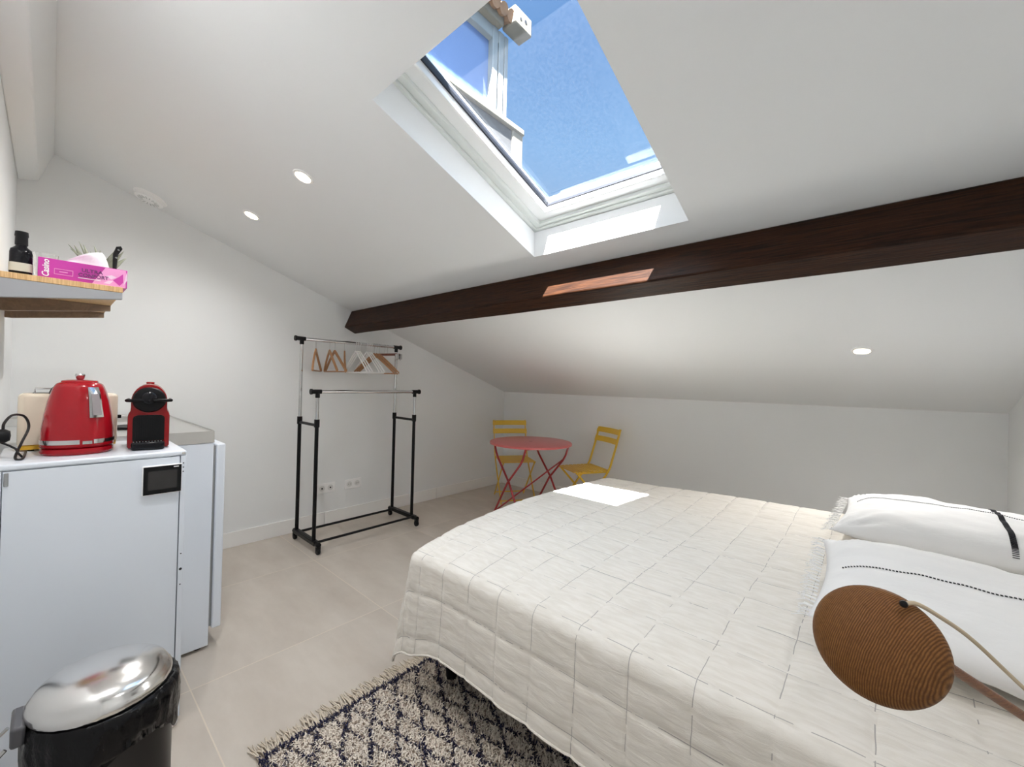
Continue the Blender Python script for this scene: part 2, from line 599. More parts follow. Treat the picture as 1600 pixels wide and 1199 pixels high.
def arc(c, r, a0, a1, n, plane='xz', third=0.0):
    out = []
    for i in range(n + 1):
        a = a0 + (a1 - a0) * i / n
        p, q = c[0] + r * math.cos(a), c[1] + r * math.sin(a)
        out.append({'xz': (p, third, q), 'xy': (p, q, third), 'yz': (third, p, q)}[plane])
    return out
def catmull(pts, n=8):
    pts = [Vector(p) for p in pts]
    P = [pts[0]] + pts + [pts[-1]]
    out = []
    for i in range(1, len(P) - 2):
        a, b, c, d = P[i - 1], P[i], P[i + 1], P[i + 2]
        for k in range(n):
            t = k / n
            out.append(0.5 * ((2 * b) + (-a + c) * t + (2 * a - 5 * b + 4 * c - d) * t * t + (-a + 3 * b - 3 * c + d) * t ** 3))
    out.append(pts[-1])
    return out

# ------------------------------------------------------------------ the room
RX, Y0, Y1, HK, S = 4.1416, 0.262, 4.2567, 1.151, 0.35268
AL = math.atan(S)
def cz(y): return HK + S * (Y1 - y)

struct('floor', MB().box((-0.1, Y0 - 0.1, -0.12), (RX + 0.1, Y1 + 0.1, 0)), M_tiles)
struct('wall_left', MB().prism([(Y0, 0), (Y1, 0), (Y1, HK), (Y0, cz(Y0))], -0.1, 0, 'x'), M_wall)
struct('wall_back', MB().box((-0.1, Y1, 0), (RX + 0.1, Y1 + 0.1, HK + 0.02)), M_wall)
struct('wall_right', MB().prism([(Y0, 0), (Y1, 0), (Y1, HK), (Y0, cz(Y0))], RX, RX + 0.1, 'x'), M_wall)
struct('wall_near', MB().box((-0.1, Y0 - 0.1, 0), (RX + 0.1, Y0, cz(Y0) + 0.1)), M_wall)

# ceiling slab with the skylight opening; the lining runs up through it
OX0, OX1, OY0, OY1 = 2.203, 2.981, 1.140, 2.070
TH = 0.12
vs, fs = [], []
xs, ys = [-0.1, OX0, OX1, RX + 0.1], [Y0 - 0.1, OY0, OY1, Y1 + 0.1]
for x in xs:
    for y in ys:
        vs.append((x, y, cz(y)))
top = []
for x in xs:
    for j, y in enumerate(ys):
        # upper surface: upper lining perpendicular, lower lining vertical
        if j == 1: top.append((x, y + 0.045, cz(y) + 0.118))
        elif j == 2: top.append((x, y - 0.002, cz(y) + 0.127))
        else: top.append((x, y, cz(y) + 0.127))
N = len(vs)
vs += top
idx = lambda i, j: i * 4 + j
for i in range(3):
    for j in range(3):
        if (i, j) == (1, 1): continue
        fs.append([idx(i, j), idx(i + 1, j), idx(i + 1, j + 1), idx(i, j + 1)])
        fs.append([N + idx(i, j), N + idx(i, j + 1), N + idx(i + 1, j + 1), N + idx(i + 1, j)])
for (a, b) in (((1, 1), (2, 1)), ((2, 1), (2, 2)), ((2, 2), (1, 2)), ((1, 2), (1, 1))):
    fs.append([idx(*a), idx(*b), N + idx(*b), N + idx(*a)])
for i in range(3):
    fs.append([idx(i, 0), idx(i + 1, 0), N + idx(i + 1, 0), N + idx(i, 0)])
    fs.append([idx(i, 3), idx(i + 1, 3), N + idx(i + 1, 3), N + idx(i, 3)])
    fs.append([idx(0, i), idx(0, i + 1), N + idx(0, i + 1), N + idx(0, i)])
    fs.append([idx(3, i), idx(3, i + 1), N + idx(3, i + 1), N + idx(3, i)])
mb = MB().add(vs, fs)
struct('ceiling', mb, M_ceil, sharp=20)

# white boxed ridge beam along the near wall
mb = MB().prism([(Y0, 2.318), (0.338, 2.333), (0.395, cz(0.395)), (Y0, cz(Y0))], 0, RX, 'x')
tag(struct('trim_1', mb, M_wall, bevel=0.006), 'white plastered ridge beam boxed in along the top of the near wall')

# baseboards
bb = MB()
for a, b in ((0.93, 2.0), (2.003, 3.2), (3.203, Y1)):
    bb.box((0, a, 0), (0.012, b, 0.112))
struct('baseboard_left', bb, M_base, bevel=0.002)
struct('baseboard_back', MB().box((0.012, Y1 - 0.012, 0), (RX, Y1, 0.112)), M_base, bevel=0.002)
struct('baseboard_right', MB().box((RX - 0.012, Y0, 0), (RX, Y1 - 0.012, 0.112)), M_base, bevel=0.002)

# skylight in a local frame: X across, Y down the slope, Z out through the roof
WM = Matrix.Translation(Vector((0, OY1, cz(OY1)))) @ Matrix(((1, 0, 0, 0), (0, math.cos(AL), math.sin(AL), 0),
                                                              (0, -math.sin(AL), math.cos(AL), 0), (0, 0, 0, 1)))
WI = WM.inverted()
t_low = (WI @ Vector((0, 2.068, cz(2.07) + 0.127))).y     # lower end of the lining top
t_up = (WI @ Vector((0, 1.185, cz(1.14) + 0.118))).y
win = thing('window_1', WM @ Vector(((OX0 + OX1) / 2, t_low, 0.12)), None, None)
win['kind'] = 'structure'
WP = Matrix.Translation(-win.location) @ WM
def ring4(mb, o, i_, n0, n1):
    """one closed frame between an outer and an inner rectangle (x0, x1, t0, t1)"""
    vs = []
    for n_ in (n0, n1):
        for q in (o, i_):
            vs += [(q[0], q[2], n_), (q[1], q[2], n_), (q[1], q[3], n_), (q[0], q[3], n_)]
    fs = []
    for k in range(4):
        k2 = (k + 1) % 4
        fs += [(k, k2, 4 + k2, 4 + k), (8 + k, 12 + k, 12 + k2, 8 + k2), (k, 8 + k, 8 + k2, k2), (4 + k, 4 + k2, 12 + k2, 12 + k)]
    return mb.add(vs, fs)
# outer frame, stepped, closes the gap between lining and sash
f = MB()
ring4(f, (OX0 - 0.06, OX1 + 0.06, t_up - 0.06, t_low + 0.06), (OX0 + 0.016, OX1 - 0.016, t_up + 0.012, t_low - 0.014), 0.122, 0.26)
f.build('frame', M_frameg, win, bevel=0.003, mtx=WP)
f = MB()
r0 = (OX0 + 0.014, OX1 - 0.010, t_up + 0.008, t_low - 0.010)
r1 = (OX0 + 0.048, OX1 - 0.030, t_up + 0.020, t_low - 0.032)
r2 = (OX0 + 0.112, OX1 - 0.066, t_up + 0.040, t_low - 0.076)
r3 = (OX0 + 0.119, OX1 - 0.070, t_up + 0.044, t_low - 0.081)
ring4(f, r0, r1, 0.134, 0.25).build('frame_rebate', M_frameg, win, bevel=0.004, mtx=WP)
ring4(MB(), (r1[0] - 0.004, r1[1] + 0.004, r1[2] - 0.004, r1[3] + 0.004), r2, 0.152, 0.232).build('sash', M_frame, win, bevel=0.005, mtx=WP)
ring4(MB(), (r2[0] - 0.002, r2[1] + 0.002, r2[2] - 0.002, r2[3] + 0.002), r3, 0.186, 0.212).build('gasket', M_gasket, win, mtx=WP)
f = MB()
f.box((r3[0], r3[2], 0.200), (r3[1], r3[3], 0.2005))
f.build('pane', M_pane, win, mtx=WP)
pld = bpy.data.lights.new('skylight_portal', 'AREA')
pld.shape = 'RECTANGLE'; pld.size = OX1 - OX0 - 0.2; pld.size_y = t_low - t_up - 0.2
pld.cycles.is_portal = True
plo = bpy.data.objects.new('skylight_portal', pld)
COL.objects.link(plo)
plo.matrix_world = WM @ Matrix.Translation(((OX0 + OX1) / 2, (t_low + t_up) / 2, 0.214))
# roller-shutter casing outside, above the upper edge of the pane
f = MB()
f.box((OX0 - 0.08, t_up - 0.12, 0.24), (OX1 + 0.08, t_up + 0.040, 0.325))
f.build('shutter_casing', M_gmetal, win, bevel=0.02, mtx=WP)

# ------------------------------------------------------------------ dark purlin
BL = RX
# four points of the section at the left wall; slightly waney along its length
sec = [(2.199, cz(2.199) + 0.0), (2.133, 1.722), (2.236, 1.674), (2.32, cz(2.32))]
mb = MB()
NS = 60
for i in range(NS + 1):
    x = BL * i / NS
    w = 0.004
    for k, (y, z) in enumerate(sec):
        if k in (1, 2):
            y += w * (noise.noise((x * 2.1, k * 7.7, 0)) )
            z += w * (noise.noise((x * 2.3, k * 3.1, 5)) )
            if k == 1 and x < 0.05: z += 0.0
        mb.v.append((x, y, z))
for i in range(NS):
    for k in range(4):
        k2 = (k + 1) % 4
        mb.f.append([i * 4 + k, i * 4 + k2, i * 4 + 4 + k2, i * 4 + 4 + k]); mb.m.append(0)
mb.f.append([0, 1, 2, 3]); mb.m.append(0)
mb.f.append([NS * 4 + k for k in (3, 2, 1, 0)]); mb.m.append(0)
pur = mb.build('ceiling_beam', M_beam, bevel=0.008, seg=2)
tag(pur, 'dark brown stained timber beam running across under the sloping ceiling', 'beam')

# ------------------------------------------------------------------ downlights
def downlight(x, y, label, power):
    t = thing('downlight', (x, y, cz(y)), label, 'ceiling light', group=None)
    R = Matrix.Rotation(-AL, 4, 'X')
    mb = MB().lathe([(0.034, -0.001), (0.036, -0.006), (0.046, -0.004), (0.048, 0.0), (0.034, 0.0)], 32, closed=True, mtx=R)
    mb.build('trim_ring', M_white, t)
    mb = MB().lathe([(0.0, -0.0035), (0.02, -0.004), (0.034, -0.002), (0.034, 0.0), (0.0, 0.0)], 32, mtx=R)
    mb.build('lens', M_lens, t)
    ld = bpy.data.lights.new('downlight_glow', 'SPOT')
    ld.spot_size = math.radians(165); ld.spot_blend = 1.0; ld.shadow_soft_size = 0.03; ld.energy = power; ld.color = (1.0, 0.985, 0.965)
    lo = bpy.data.objects.new('downlight_glow', ld)
    COL.objects.link(lo)
    lo.location = (0, -math.sin(AL) * 0.03, -0.03)
    lo.rotation_euler = (-AL, 0, 0)
    lo.parent = t
    return t
LP = 11.5
downlight(0.727, 1.189, 'small round lit downlight left of the skylight, the one nearer the left wall', LP)
downlight(1.470, 1.194, 'small round lit downlight left of the skylight, the one nearer its frame', LP)
downlight(3.483, 3.311, 'small round lit downlight in the low ceiling below the dark beam, above the bed', LP * 1.3)

downlight(3.72, 1.20, 'added fill downlight, out of view, in the sloping ceiling right of the skylight, above the lamp', LP * 0.7)  # unseen fitting, added to brighten the pillows and near side
downlight(2.30, 0.62, 'added fill downlight, out of view, high in the sloping ceiling by the ridge beam', LP * 1.7)  # extra lamp added out of view to lift cabinet, floor and ridge beam

# round detector at the top of the left wall
dt = thing('ceiling_vent', (0.135, 0.80, cz(0.80)), 'round white ventilation cover on the ceiling edge above the left wall', 'vent')
R = Matrix.Rotation(-AL, 4, 'X')
MB().lathe([(0.0, -0.030), (0.06, -0.030), (0.072, -0.026), (0.075, -0.014), (0.078, -0.006), (0.085, -0.004), (0.086, 0), (0, 0)], 40, mtx=R).build('cover', M_white, dt)
mb = MB()
for k in range(16):
    a = 2 * PI * k / 16
    mb.bar(R @ Vector((0.030 * math.cos(a), 0.030 * math.sin(a), -0.0305)), R @ Vector((0.055 * math.cos(a), 0.055 * math.sin(a), -0.0305)), 0.003, 0.001)
mb.build('slots', M_latch, dt)

# ------------------------------------------------------------------ neighbouring building
nb = thing('neighbouring_house', (-3.0, 6.4, -3.0), 'neighbouring house with white window and tiled eaves, seen through the skylight', 'building')
def L(p): return (p[0] + 3.0, p[1] - 6.4, p[2] + 3.0)
mb = MB(); mb.box(L((-6.0, 2.0, -3.0)), L((-3.0, 7.55, 7.25))); mb.build('rendered_wall', M_render, nb, bevel=0.02)
mb = MB(); mb.box(L((-6.0, 7.551, -3.0)), L((-2.97, 7.93, 7.36))); mb.build('stone_quoin', M_stonec, nb, bevel=0.03)
mb = MB(); mb.box(L((-6.0, 2.0, 7.251)), L((-2.93, 7.94, 7.40))); mb.build('stone_cornice', M_stonec, nb, bevel=0.03)
mb = MB(); mb.box(L((-6.0, 2.0, 7.401)), L((-3.3, 6.7, 9.3))); mb.build('upper_wall', M_stonec, nb)
wf = MB()
for a, b in (((3.4, 7.402), (3.55, 9.3)), ((6.86, 7.402), (7.02, 9.3)), ((7.06, 7.402), (7.22, 9.3)), ((7.25, 7.402), (7.36, 9.3))):
    wf.box(L((-3.30, a[0], a[1])), L((-3.0, b[0], b[1])))
wf.box(L((-3.28, 3.55, 7.402)), L((-3.02, 7.3, 7.50)))
wf.box(L((-3.28, 3.55, 9.02)), L((-3.02, 7.3, 9.3)))
wo = wf.build('window_frame', mat('weathered_frame', (0.17, 0.18, 0.18), 0.6), nb, bevel=0.015)
mb = MB(); mb.box(L((-3.2, 3.55, 7.50)), L((-3.15, 6.86, 9.02))); mb.build('window_pane', M_winpane, wo)
mb = MB(); mb.box(L((-6.0, 2.0, 9.301)), L((-2.85, 7.05, 9.50))); mb.build('eaves_board', M_stonec, nb, bevel=0.03)
mb = MB()
for k in range(22):
    y = 2.1 + k * 0.24
    mb.tube([L((-2.72, y, 9.53)), L((-4.6, y, 10.15))], 0.13, 10)
mb.build('roof_tiles', M_roof, nb)
mb = MB(); mb.box(L((-3.05, 7.18, 9.40)), L((-2.65, 7.78, 9.80)))
ge = mb.build('gutter_box', M_stonec, nb, bevel=0.03)
for q_, r_ in (((-2.648, 7.55, 9.62), 0.04), ((-2.648, 7.38, 9.58), 0.03)):
    MB().lathe([(0, 0), (r_, 0), (r_, 0.004), (0, 0.004)], 14, mtx=Matrix.Translation(L(q_)) @ Matrix.Rotation(PI / 2, 4, 'Y')).build('gutter_hole', M_gasket, ge)

# ------------------------------------------------------------------ kitchenette: sink top, fridge
sk = thing('sink_worktop', (0.64, 0.59, 0.952), 'stainless steel kitchenette sink worktop with raised rim behind the coffee machine', 'worktop')
def L(p, o=sk): return (p[0] - o.location.x, p[1] - o.location.y, p[2] - o.location.z)
x0, x1, y0, y1 = 0.02, 1.26, Y0 + 0.002, 0.916
mb = MB()
mb.box(L((x0, y0, 0.952)), L((x1, y1, 0.954)))
mb.box(L((x0, y1 - 0.004, 0.954)), L((x1, y1, 1.006)))
mb.box(L((x1 - 0.004, y0, 0.954)), L((x1, y1 - 0.004, 1.006)))
mb.box(L((x0, y0, 0.954)), L((x0 + 0.004, y1 - 0.004, 1.006)))
mb.build('apron', M_steel, sk, bevel=0.001)
# deck with a slightly sunk drainer and bowl
mb = MB()
bx0, bx1, by0, by1 = 0.12, 0.52, 0.34, 0.76
xs = [x0 + 0.004, bx0, bx1, x1 - 0.004]; ys = [y0 + 0.0, by0, by1, y1 - 0.004]
for i in range(3):
    for j in range(3):
        if (i, j) == (1, 1): continue
        mb.box(L((xs[i], ys[j], 0.998)), L((xs[i + 1], ys[j + 1], 1.000)))
mb.build('deck', M_steel, sk)
mb = MB()
for p, q in (((bx0, by0), (bx0 + 0.003, by1)), ((bx1 - 0.003, by0), (bx1, by1)), ((bx0, by0), (bx1, by0 + 0.003)), ((bx0, by1 - 0.003), (bx1, by1))):
    mb.box(L((p[0], p[1], 0.96)), L((q[0], q[1], 0.999)))
mb.box(L((bx0, by0, 0.958)), L((bx1, by1, 0.961)))
mb.build('bowl', M_steel, sk)
for cy in (0.46, 0.68):
    MB().lathe([(0, 1.000), (0.085, 1.000), (0.09, 1.004), (0.085, 1.010), (0, 1.010)], 36, c=L((0.86, cy, 0))).build('hotplate', M_black, sk)

fr = thing('fridge', (1.03, 0.62, 0), 'white under-counter fridge below the steel sink top, its door edge facing the left wall', 'fridge')
def L(p, o=fr): return (p[0] - o.location.x, p[1] - o.location.y, p[2] - o.location.z)
MB().box(L((0.74, Y0 + 0.02, 0.016)), L((1.258, 0.915, 0.950))).build('casing', M_metalw, fr, bevel=0.003)
MB().box(L((0.745, 0.9155, 0.10)), L((1.250, 0.924, 0.935))).build('door_seal', M_latch, fr)
d = MB().box(L((0.742, 0.925, 0.088)), L((1.262, 0.962, 0.944))).build('door', M_metalw, fr, bevel=0.007, seg=3)
for xx in (0.78, 1.22):
    for yy in (0.34, 0.88):
        MB().lathe([(0, 0), (0.016, 0), (0.016, 0.016), (0, 0.016)], 16, c=L((xx, yy, 0))).build('foot', M_black, fr)
cb = thing('kitchen_cupboard', (0.38, 0.6, 0), 'white base cupboard under the sink top, mostly hidden behind the fridge', 'cupboard')
def L(p, o=cb): return (p[0] - o.location.x, p[1] - o.location.y, p[2] - o.location.z)
MB().box(L((0.02, Y0 + 0.02, 0.0)), L((0.735, 0.915, 0.950))).build('casing', M_metalw, cb, bevel=0.003)
d = MB().box(L((0.025, 0.917, 0.09)), L((0.732, 0.936, 0.945))).build('door', M_metalw, cb, bevel=0.003)
MB().box(L((0.66, 0.937, 0.70)), L((0.675, 0.955, 0.85))).build('handle', M_steel, d)

# ------------------------------------------------------------------ white metal cabinet
ca = thing('metal_cabinet', (1.49, 0.526, 0), 'white metal cabinet on small feet with perforated corner posts, kettle and coffee machine on top', 'cabinet')
def L(p, o=ca): return (p[0] - o.location.x, p[1] - o.location.y, p[2] - o.location.z)
CX0, CX1, CY0, CY1, CT = 1.275, 1.690, 0.300, 0.738, 0.990
mb = MB().box(L((CX0, CY0, 0.972)), L((CX1, CY1, CT)))
mb.build('top', M_metalw, ca, bevel=0.006, seg=3)
for (px, sx) in ((CX1, -1), (CX0, 1)):
    for (py, sy) in ((CY1, -1), (CY0, 1)):
        mb = MB()
        a, b = sorted((px, px + sx * 0.0022)), sorted((py, py + sy * 0.0165))
        mb.box(L((a[0], b[0], 0.035)), L((a[1], b[1], 0.9715)))
        a, b = sorted((px, px + sx * 0.0165)), sorted((py, py + sy * 0.0022))
        mb.box(L((a[0], b[0], 0.035)), L((a[1], b[1], 0.9715)))
        post = mb.build('post', M_metalw, ca, bevel=0.0006)
        if px == CX1:
            for z, rr in ((0.945, 0.0022), (0.93, 0.0022), (0.915, 0.0022), (0.62, 0.0022), (0.565, 0.0045), (0.51, 0.0022), (0.175, 0.0022), (0.14, 0.0022), (0.115, 0.0035)):
                MB().lathe([(0, 0), (rr, 0), (rr, 0.0006), (0, 0.0006)], 10, mtx=Matrix.Translation(L((CX1, py + sy * 0.009, z))) @ Matrix.Rotation(PI / 2, 4, 'Y')).build('hole', M_gasket, post)
            MB().lathe([(0, 0), (0.0055, 0), (0.0045, 0.003), (0, 0.0035)], 14, mtx=Matrix.Translation(L((CX1 - 0.0005, py + sy * 0.009, 0.9805))) @ Matrix.Rotation(PI / 2, 4, 'Y')).build('bolt', M_steel, ca)
        MB().lathe([(0, 0.0), (0.012, 0.002), (0.016, 0.012), (0.014, 0.03), (0.007, 0.036), (0, 0.036)], 18, c=L((px + sx * 0.017, py + sy * 0.017, 0))).build('foot', [M_white], ca)
MB().box(L((CX1 - 0.011, CY0 + 0.0185, 0.10)), L((CX1 - 0.003, CY1 - 0.0185, 0.970))).build('side_panel', M_metalw, ca, bevel=0.0015)
MB().box(L((CX0 + 0.003, CY0 + 0.0185, 0.10)), L((CX0 + 0.009, CY1 - 0.0185, 0.970))).build('side_panel', M_metalw, ca)
MB().box(L((CX0 + 0.018, CY1 - 0.011, 0.10)), L((CX1 - 0.018, CY1 - 0.003, 0.970))).build('front_panel', M_metalw, ca, bevel=0.0015)
MB().box(L((CX0 + 0.01, CY0 + 0.004, 0.10)), L((CX1 - 0.012, CY1 - 0.012, 0.106))).build('bottom_shelf', M_metalw, ca)
MB().box(L((CX1 - 0.003, CY0 + 0.021, 0.928)), L((CX1 + 0.0005, CY0 + 0.030, 0.966))).build('latch', M_latch, ca, bevel=0.002)

# little dark touch display on the side panel
sc = thing('touch_display', (1.692, 0.668, 0.895), 'small black touch display with white surround fixed to the white cabinet side', 'display')
def L(p, o=sc): return (p[0] - o.location.x, p[1] - o.location.y, p[2] - o.location.z)
SXO = 1.6905
MB().box(L((SXO - 0.003, 0.617, 0.846)), L((SXO + 0.010, 0.724, 0.947))).build('surround', M_white, sc, bevel=0.004, seg=3)
gl = MB().box(L((SXO + 0.0102, 0.620, 0.849)), L((SXO + 0.0125, 0.722, 0.944))).build('glass_front', M_black, sc, bevel=0.003)
MB().box(L((SXO + 0.0126, 0.632, 0.864)), L((SXO + 0.0129, 0.710, 0.928))).build('screen', mat('screen_grey', (0.035, 0.033, 0.033), 0.25), gl)
MB().box(L((SXO + 0.0126, 0.700, 0.9365)), L((SXO + 0.0129, 0.714, 0.9395))).build('status_light', M_white, gl)

# ------------------------------------------------------------------ kettle
KC = Vector((1.520, 0.472, CT))
kt = thing('kettle', KC, 'red electric kettle with chrome band and window, standing on the white cabinet', 'kettle')
def ring(prof, n=48, sq=2.6, ang=0.0, rscale=(1, 1)):
    """superelliptic lathe, returns MB"""
    mb = MB()
    P = len(prof)
    for r, z in prof:
        for k in range(n):
            a = 2 * PI * k / n
            c, s = math.cos(a), math.sin(a)
            rr = 1.0 / ((abs(c) ** sq + abs(s) ** sq) ** (1 / sq))
            x, y = rr * c * r * rscale[0], rr * s * r * rscale[1]
            mb.v.append((x * math.cos(ang) - y * math.sin(ang), x * math.sin(ang) + y * math.cos(ang), z))
    for i in range(P - 1):
        for k in range(n):
            k2 = (k + 1) % n
            mb.f.append([i * n + k, i * n + k2, (i + 1) * n + k2, (i + 1) * n + k]); mb.m.append(0)
    mb.f.append([k for k in range(n)][::-1]); mb.m.append(0)
    mb.f.append([(P - 1) * n + k for k in range(n)]); mb.m.append(0)
    return mb
KA = math.radians(-12)
KR = 0.0865
ring([(0.082, 0.001), (0.0865, 0.008), (0.086, 0.020), (0.080, 0.024)], sq=2.3, ang=KA).build('base', M_redk, kt)
ring([(0.0850, 0.0245), (0.0880, 0.027), (0.0880, 0.0275)], sq=2.3, ang=KA).build('base_rim', M_redk, kt)
body = ring([(0.0865, 0.028), (0.0870, 0.036), (0.0865, 0.05), (0.0850, 0.085), (0.0800, 0.13), (0.0730, 0.175), (0.0655, 0.205), (0.0600, 0.222), (0.055, 0.232), (0.045, 0.238), (0.02, 0.240)], sq=2.3, ang=KA).build('body', M_redk, kt)
def shell(a0, a1, prof, off, n=20, th=0.0015, sq=2.3):
    """curved plate following the body between two angles"""
    mb = MB()
    P = len(prof)
    for sgn in (0, 1):
        for r, z in prof:
            for k in range(n + 1):
                a = a0 + (a1 - a0) * k / n
                c, s = math.cos(a), math.sin(a)
                rr = 1.0 / ((abs(c) ** sq + abs(s) ** sq) ** (1 / sq))
                R_ = rr * r + off + (th if sgn else 0)
                x, y = R_ * c, R_ * s
                mb.v.append((x * math.cos(KA) - y * math.sin(KA), x * math.sin(KA) + y * math.cos(KA), z))
    m_ = n + 1
    for base, flip in ((0, 1), (P * m_, 0)):
        for i in range(P - 1):
            for k in range(n):
                q = [base + i * m_ + k, base + i * m_ + k + 1, base + (i + 1) * m_ + k + 1, base + (i + 1) * m_ + k]
                mb.f.append(q[::-1] if flip else q); mb.m.append(0)
    o = P * m_
    for k in range(n):
        mb.f.append([k, k + 1, o + k + 1, o + k]); mb.m.append(0)
        b = (P - 1) * m_
        mb.f.append([b + k, b + k + 1, o + b + k + 1, o + b + k]); mb.m.append(0)
    for i in range(P - 1):
        for k in (0, n):
            mb.f.append([i * m_ + k, (i + 1) * m_ + k, o + (i + 1) * m_ + k, o + i * m_ + k]); mb.m.append(0)
    return mb
# band all the way round except near the switch
shell(math.radians(-120), math.radians(12), [(0.0870, 0.036), (0.0866, 0.050)], 0.0, 30).build('chrome_band', M_chrome, kt)
shell(math.radians(16), math.radians(30), [(0.0870, 0.036), (0.0866, 0.046)], 0.0005, 8, 0.004).build('switch', M_chrome, kt)
shell(math.radians(33), math.radians(52), [(0.0870, 0.036), (0.0866, 0.050)], 0.0, 10).build('maker_plate', M_chrome, kt)
shell(math.radians(54), math.radians(235), [(0.0870, 0.037), (0.0866, 0.049)], 0.0, 30, 0.0008).build('dark_band', M_black, kt)
wn = shell(math.radians(26), math.radians(50), [(0.0840, 0.122), (0.0800, 0.145), (0.0750, 0.175), (0.0690, 0.205), (0.0625, 0.222)], -0.0015, 10, 0.004).build('window_surround', M_chrome, kt)
shell(math.radians(31), math.radians(46), [(0.0833, 0.130), (0.0800, 0.145), (0.0750, 0.175), (0.0700, 0.200)], 0.003, 8, 0.001).build('water_window', mat('smoky_pane', (0.30, 0.27, 0.28), 0.1), wn)
# lid, knob and loop handle behind
ring([(0.045, 0.2385), (0.043, 0.243), (0.03, 0.246), (0.01, 0.247)], sq=2.1, ang=KA).build('lid', M_redk, kt)
MB().lathe([(0.006, 0.246), (0.010, 0.250), (0.013, 0.262), (0.011, 0.266), (0, 0.267)], 24).build('lid_knob', M_chrome, kt)
hp = catmull([(-0.055, -0.03, 0.205), (-0.095, -0.052, 0.215), (-0.118, -0.064, 0.18), (-0.118, -0.064, 0.12), (-0.105, -0.057, 0.07), (-0.075, -0.04, 0.055)], 8)
MB().tube(hp, 0.0095, 12).build('handle', M_black, kt)

# ------------------------------------------------------------------ toaster
to = thing('toaster', (1.37, 0.455, CT), 'cream long-slot toaster with yellow base strip, behind the red kettle', 'toaster')
mb = MB()
ringp = []
TW, TL = 0.050, 0.122
def rbox(w, l, z0, z1, r, n=6, top=0.02):
    mb = MB()
    rings = [(0, z0)] + [(top * (1 - math.cos(i * PI / 2 / 5)), z1 - top + top * math.sin(i * PI / 2 / 5)) for i in range(6)]
    cnt = 0
    for inset, z in rings:
        pts = []
        for (cx, cy, a0) in ((w - r, l - r, 0), (-(w - r), l - r, PI / 2), (-(w - r), -(l - r), PI), (w - r, -(l - r), 1.5 * PI)):
            for i in range(n + 1):
                a = a0 + PI / 2 * i / n
                rr = max(r - inset * 0.6, 0.002)
                pts.append((cx + (rr) * math.cos(a) - math.copysign(inset * 0.4, cx), cy + rr * math.sin(a) - math.copysign(inset * 0.4, cy), z))
        cnt = len(pts)
        mb.v += pts
    for i in range(len(rings) - 1):
        for k in range(cnt):
            k2 = (k + 1) % cnt
            mb.f.append([i * cnt + k, i * cnt + k2, (i + 1) * cnt + k2, (i + 1) * cnt + k]); mb.m.append(0)
    mb.f.append(list(range(cnt))[::-1]); mb.m.append(0)
    mb.f.append([(len(rings) - 1) * cnt + k for k in range(cnt)]); mb.m.append(0)
    return mb
rbox(TW, TL, 0.022, 0.196, 0.02, top=0.014).build('body', M_cream, to)
rbox(TW - 0.003, TL - 0.003, 0.006, 0.0215, 0.018, top=0.002).build('base_strip', M_yellow, to)
for sy in (-1, 1):
    for sx in (-1, 1):
        MB().lathe([(0, 0), (0.008, 0), (0.008, 0.006), (0, 0.006)], 12, c=(sx * 0.03, sy * 0.09, 0)).build('foot', M_black, to)
mb = MB()
for sx in (-0.022, 0.022):
    mb.box((sx - 0.008, -0.09, 0.1955), (sx + 0.008, 0.09, 0.1968))
mb.build('slots', M_black, to)
mb = MB()
for sx in (-0.032, 0.032):
    mb.tube([(sx, -0.085, 0.194), (sx, -0.085, 0.212), (sx, 0.06, 0.212), (sx, 0.06, 0.194)], 0.0018, 8)
for k in range(9):
    yy = -0.08 + k * 0.0165
    mb.tube([(-0.032, yy, 0.212), (0.032, yy, 0.212)], 0.0014, 6)
mb.build('warming_rack', M_chrome, to)
mb = MB().box((-0.012, TL, 0.10), (0.012, TL + 0.012, 0.112))
mb.build('lever', M_black, to, bevel=0.002)

# ------------------------------------------------------------------ coffee machine
cm = thing('coffee_machine', (1.530, 0.652, CT), 'red and black capsule coffee machine on the white cabinet, right of the kettle', 'coffee machine', rz=math.radians(-8))
# front faces +x. side profile: outline in y,z of the front face, extruded in -x with rounding
def outline(k=1.0):
    pts = []
    w, wt, hb, ht = 0.058, 0.050, 0.145, 0.235
    pts += [(-w + 0.004, 0.0), (w - 0.004, 0.0), (w, 0.008), (w, 0.118), (w - 0.002, 0.128), (wt + 0.001, 0.138), (wt, 0.150), (wt, 0.172)]
    for i in range(1, 16):
        a = PI * i / 16
        pts.append((wt * math.cos(a), 0.172 + 0.064 * math.sin(a)))
    pts += [(-wt, 0.172), (-wt, 0.150), (-wt - 0.001, 0.138), (-w + 0.002, 0.128), (-w, 0.118), (-w, 0.008)]
    return [(y * k, 0.118 + (z - 0.118) * k) for y, z in pts]
mb = MB()
O = [(-0.115, 0.90), (-0.108, 0.97), (-0.095, 1.0), (0.028, 1.0), (0.038, 0.985), (0.040, 0.96)]
n_ = len(outline())
for x, k in O:
    for y, z in outline(k):
        mb.v.append((x, y, max(z, 0.004)))
for i in range(len(O) - 1):
    for k in range(n_):
        k2 = (k + 1) % n_
        mb.f.append([i * n_ + k, i * n_ + k2, (i + 1) * n_ + k2, (i + 1) * n_ + k]); mb.m.append(0)
mb.f.append(list(range(n_))[::-1]); mb.m.append(0)
mb.f.append([(len(O) - 1) * n_ + k for k in range(n_)]); mb.m.append(0)
mb.build('housing', M_redc, cm)
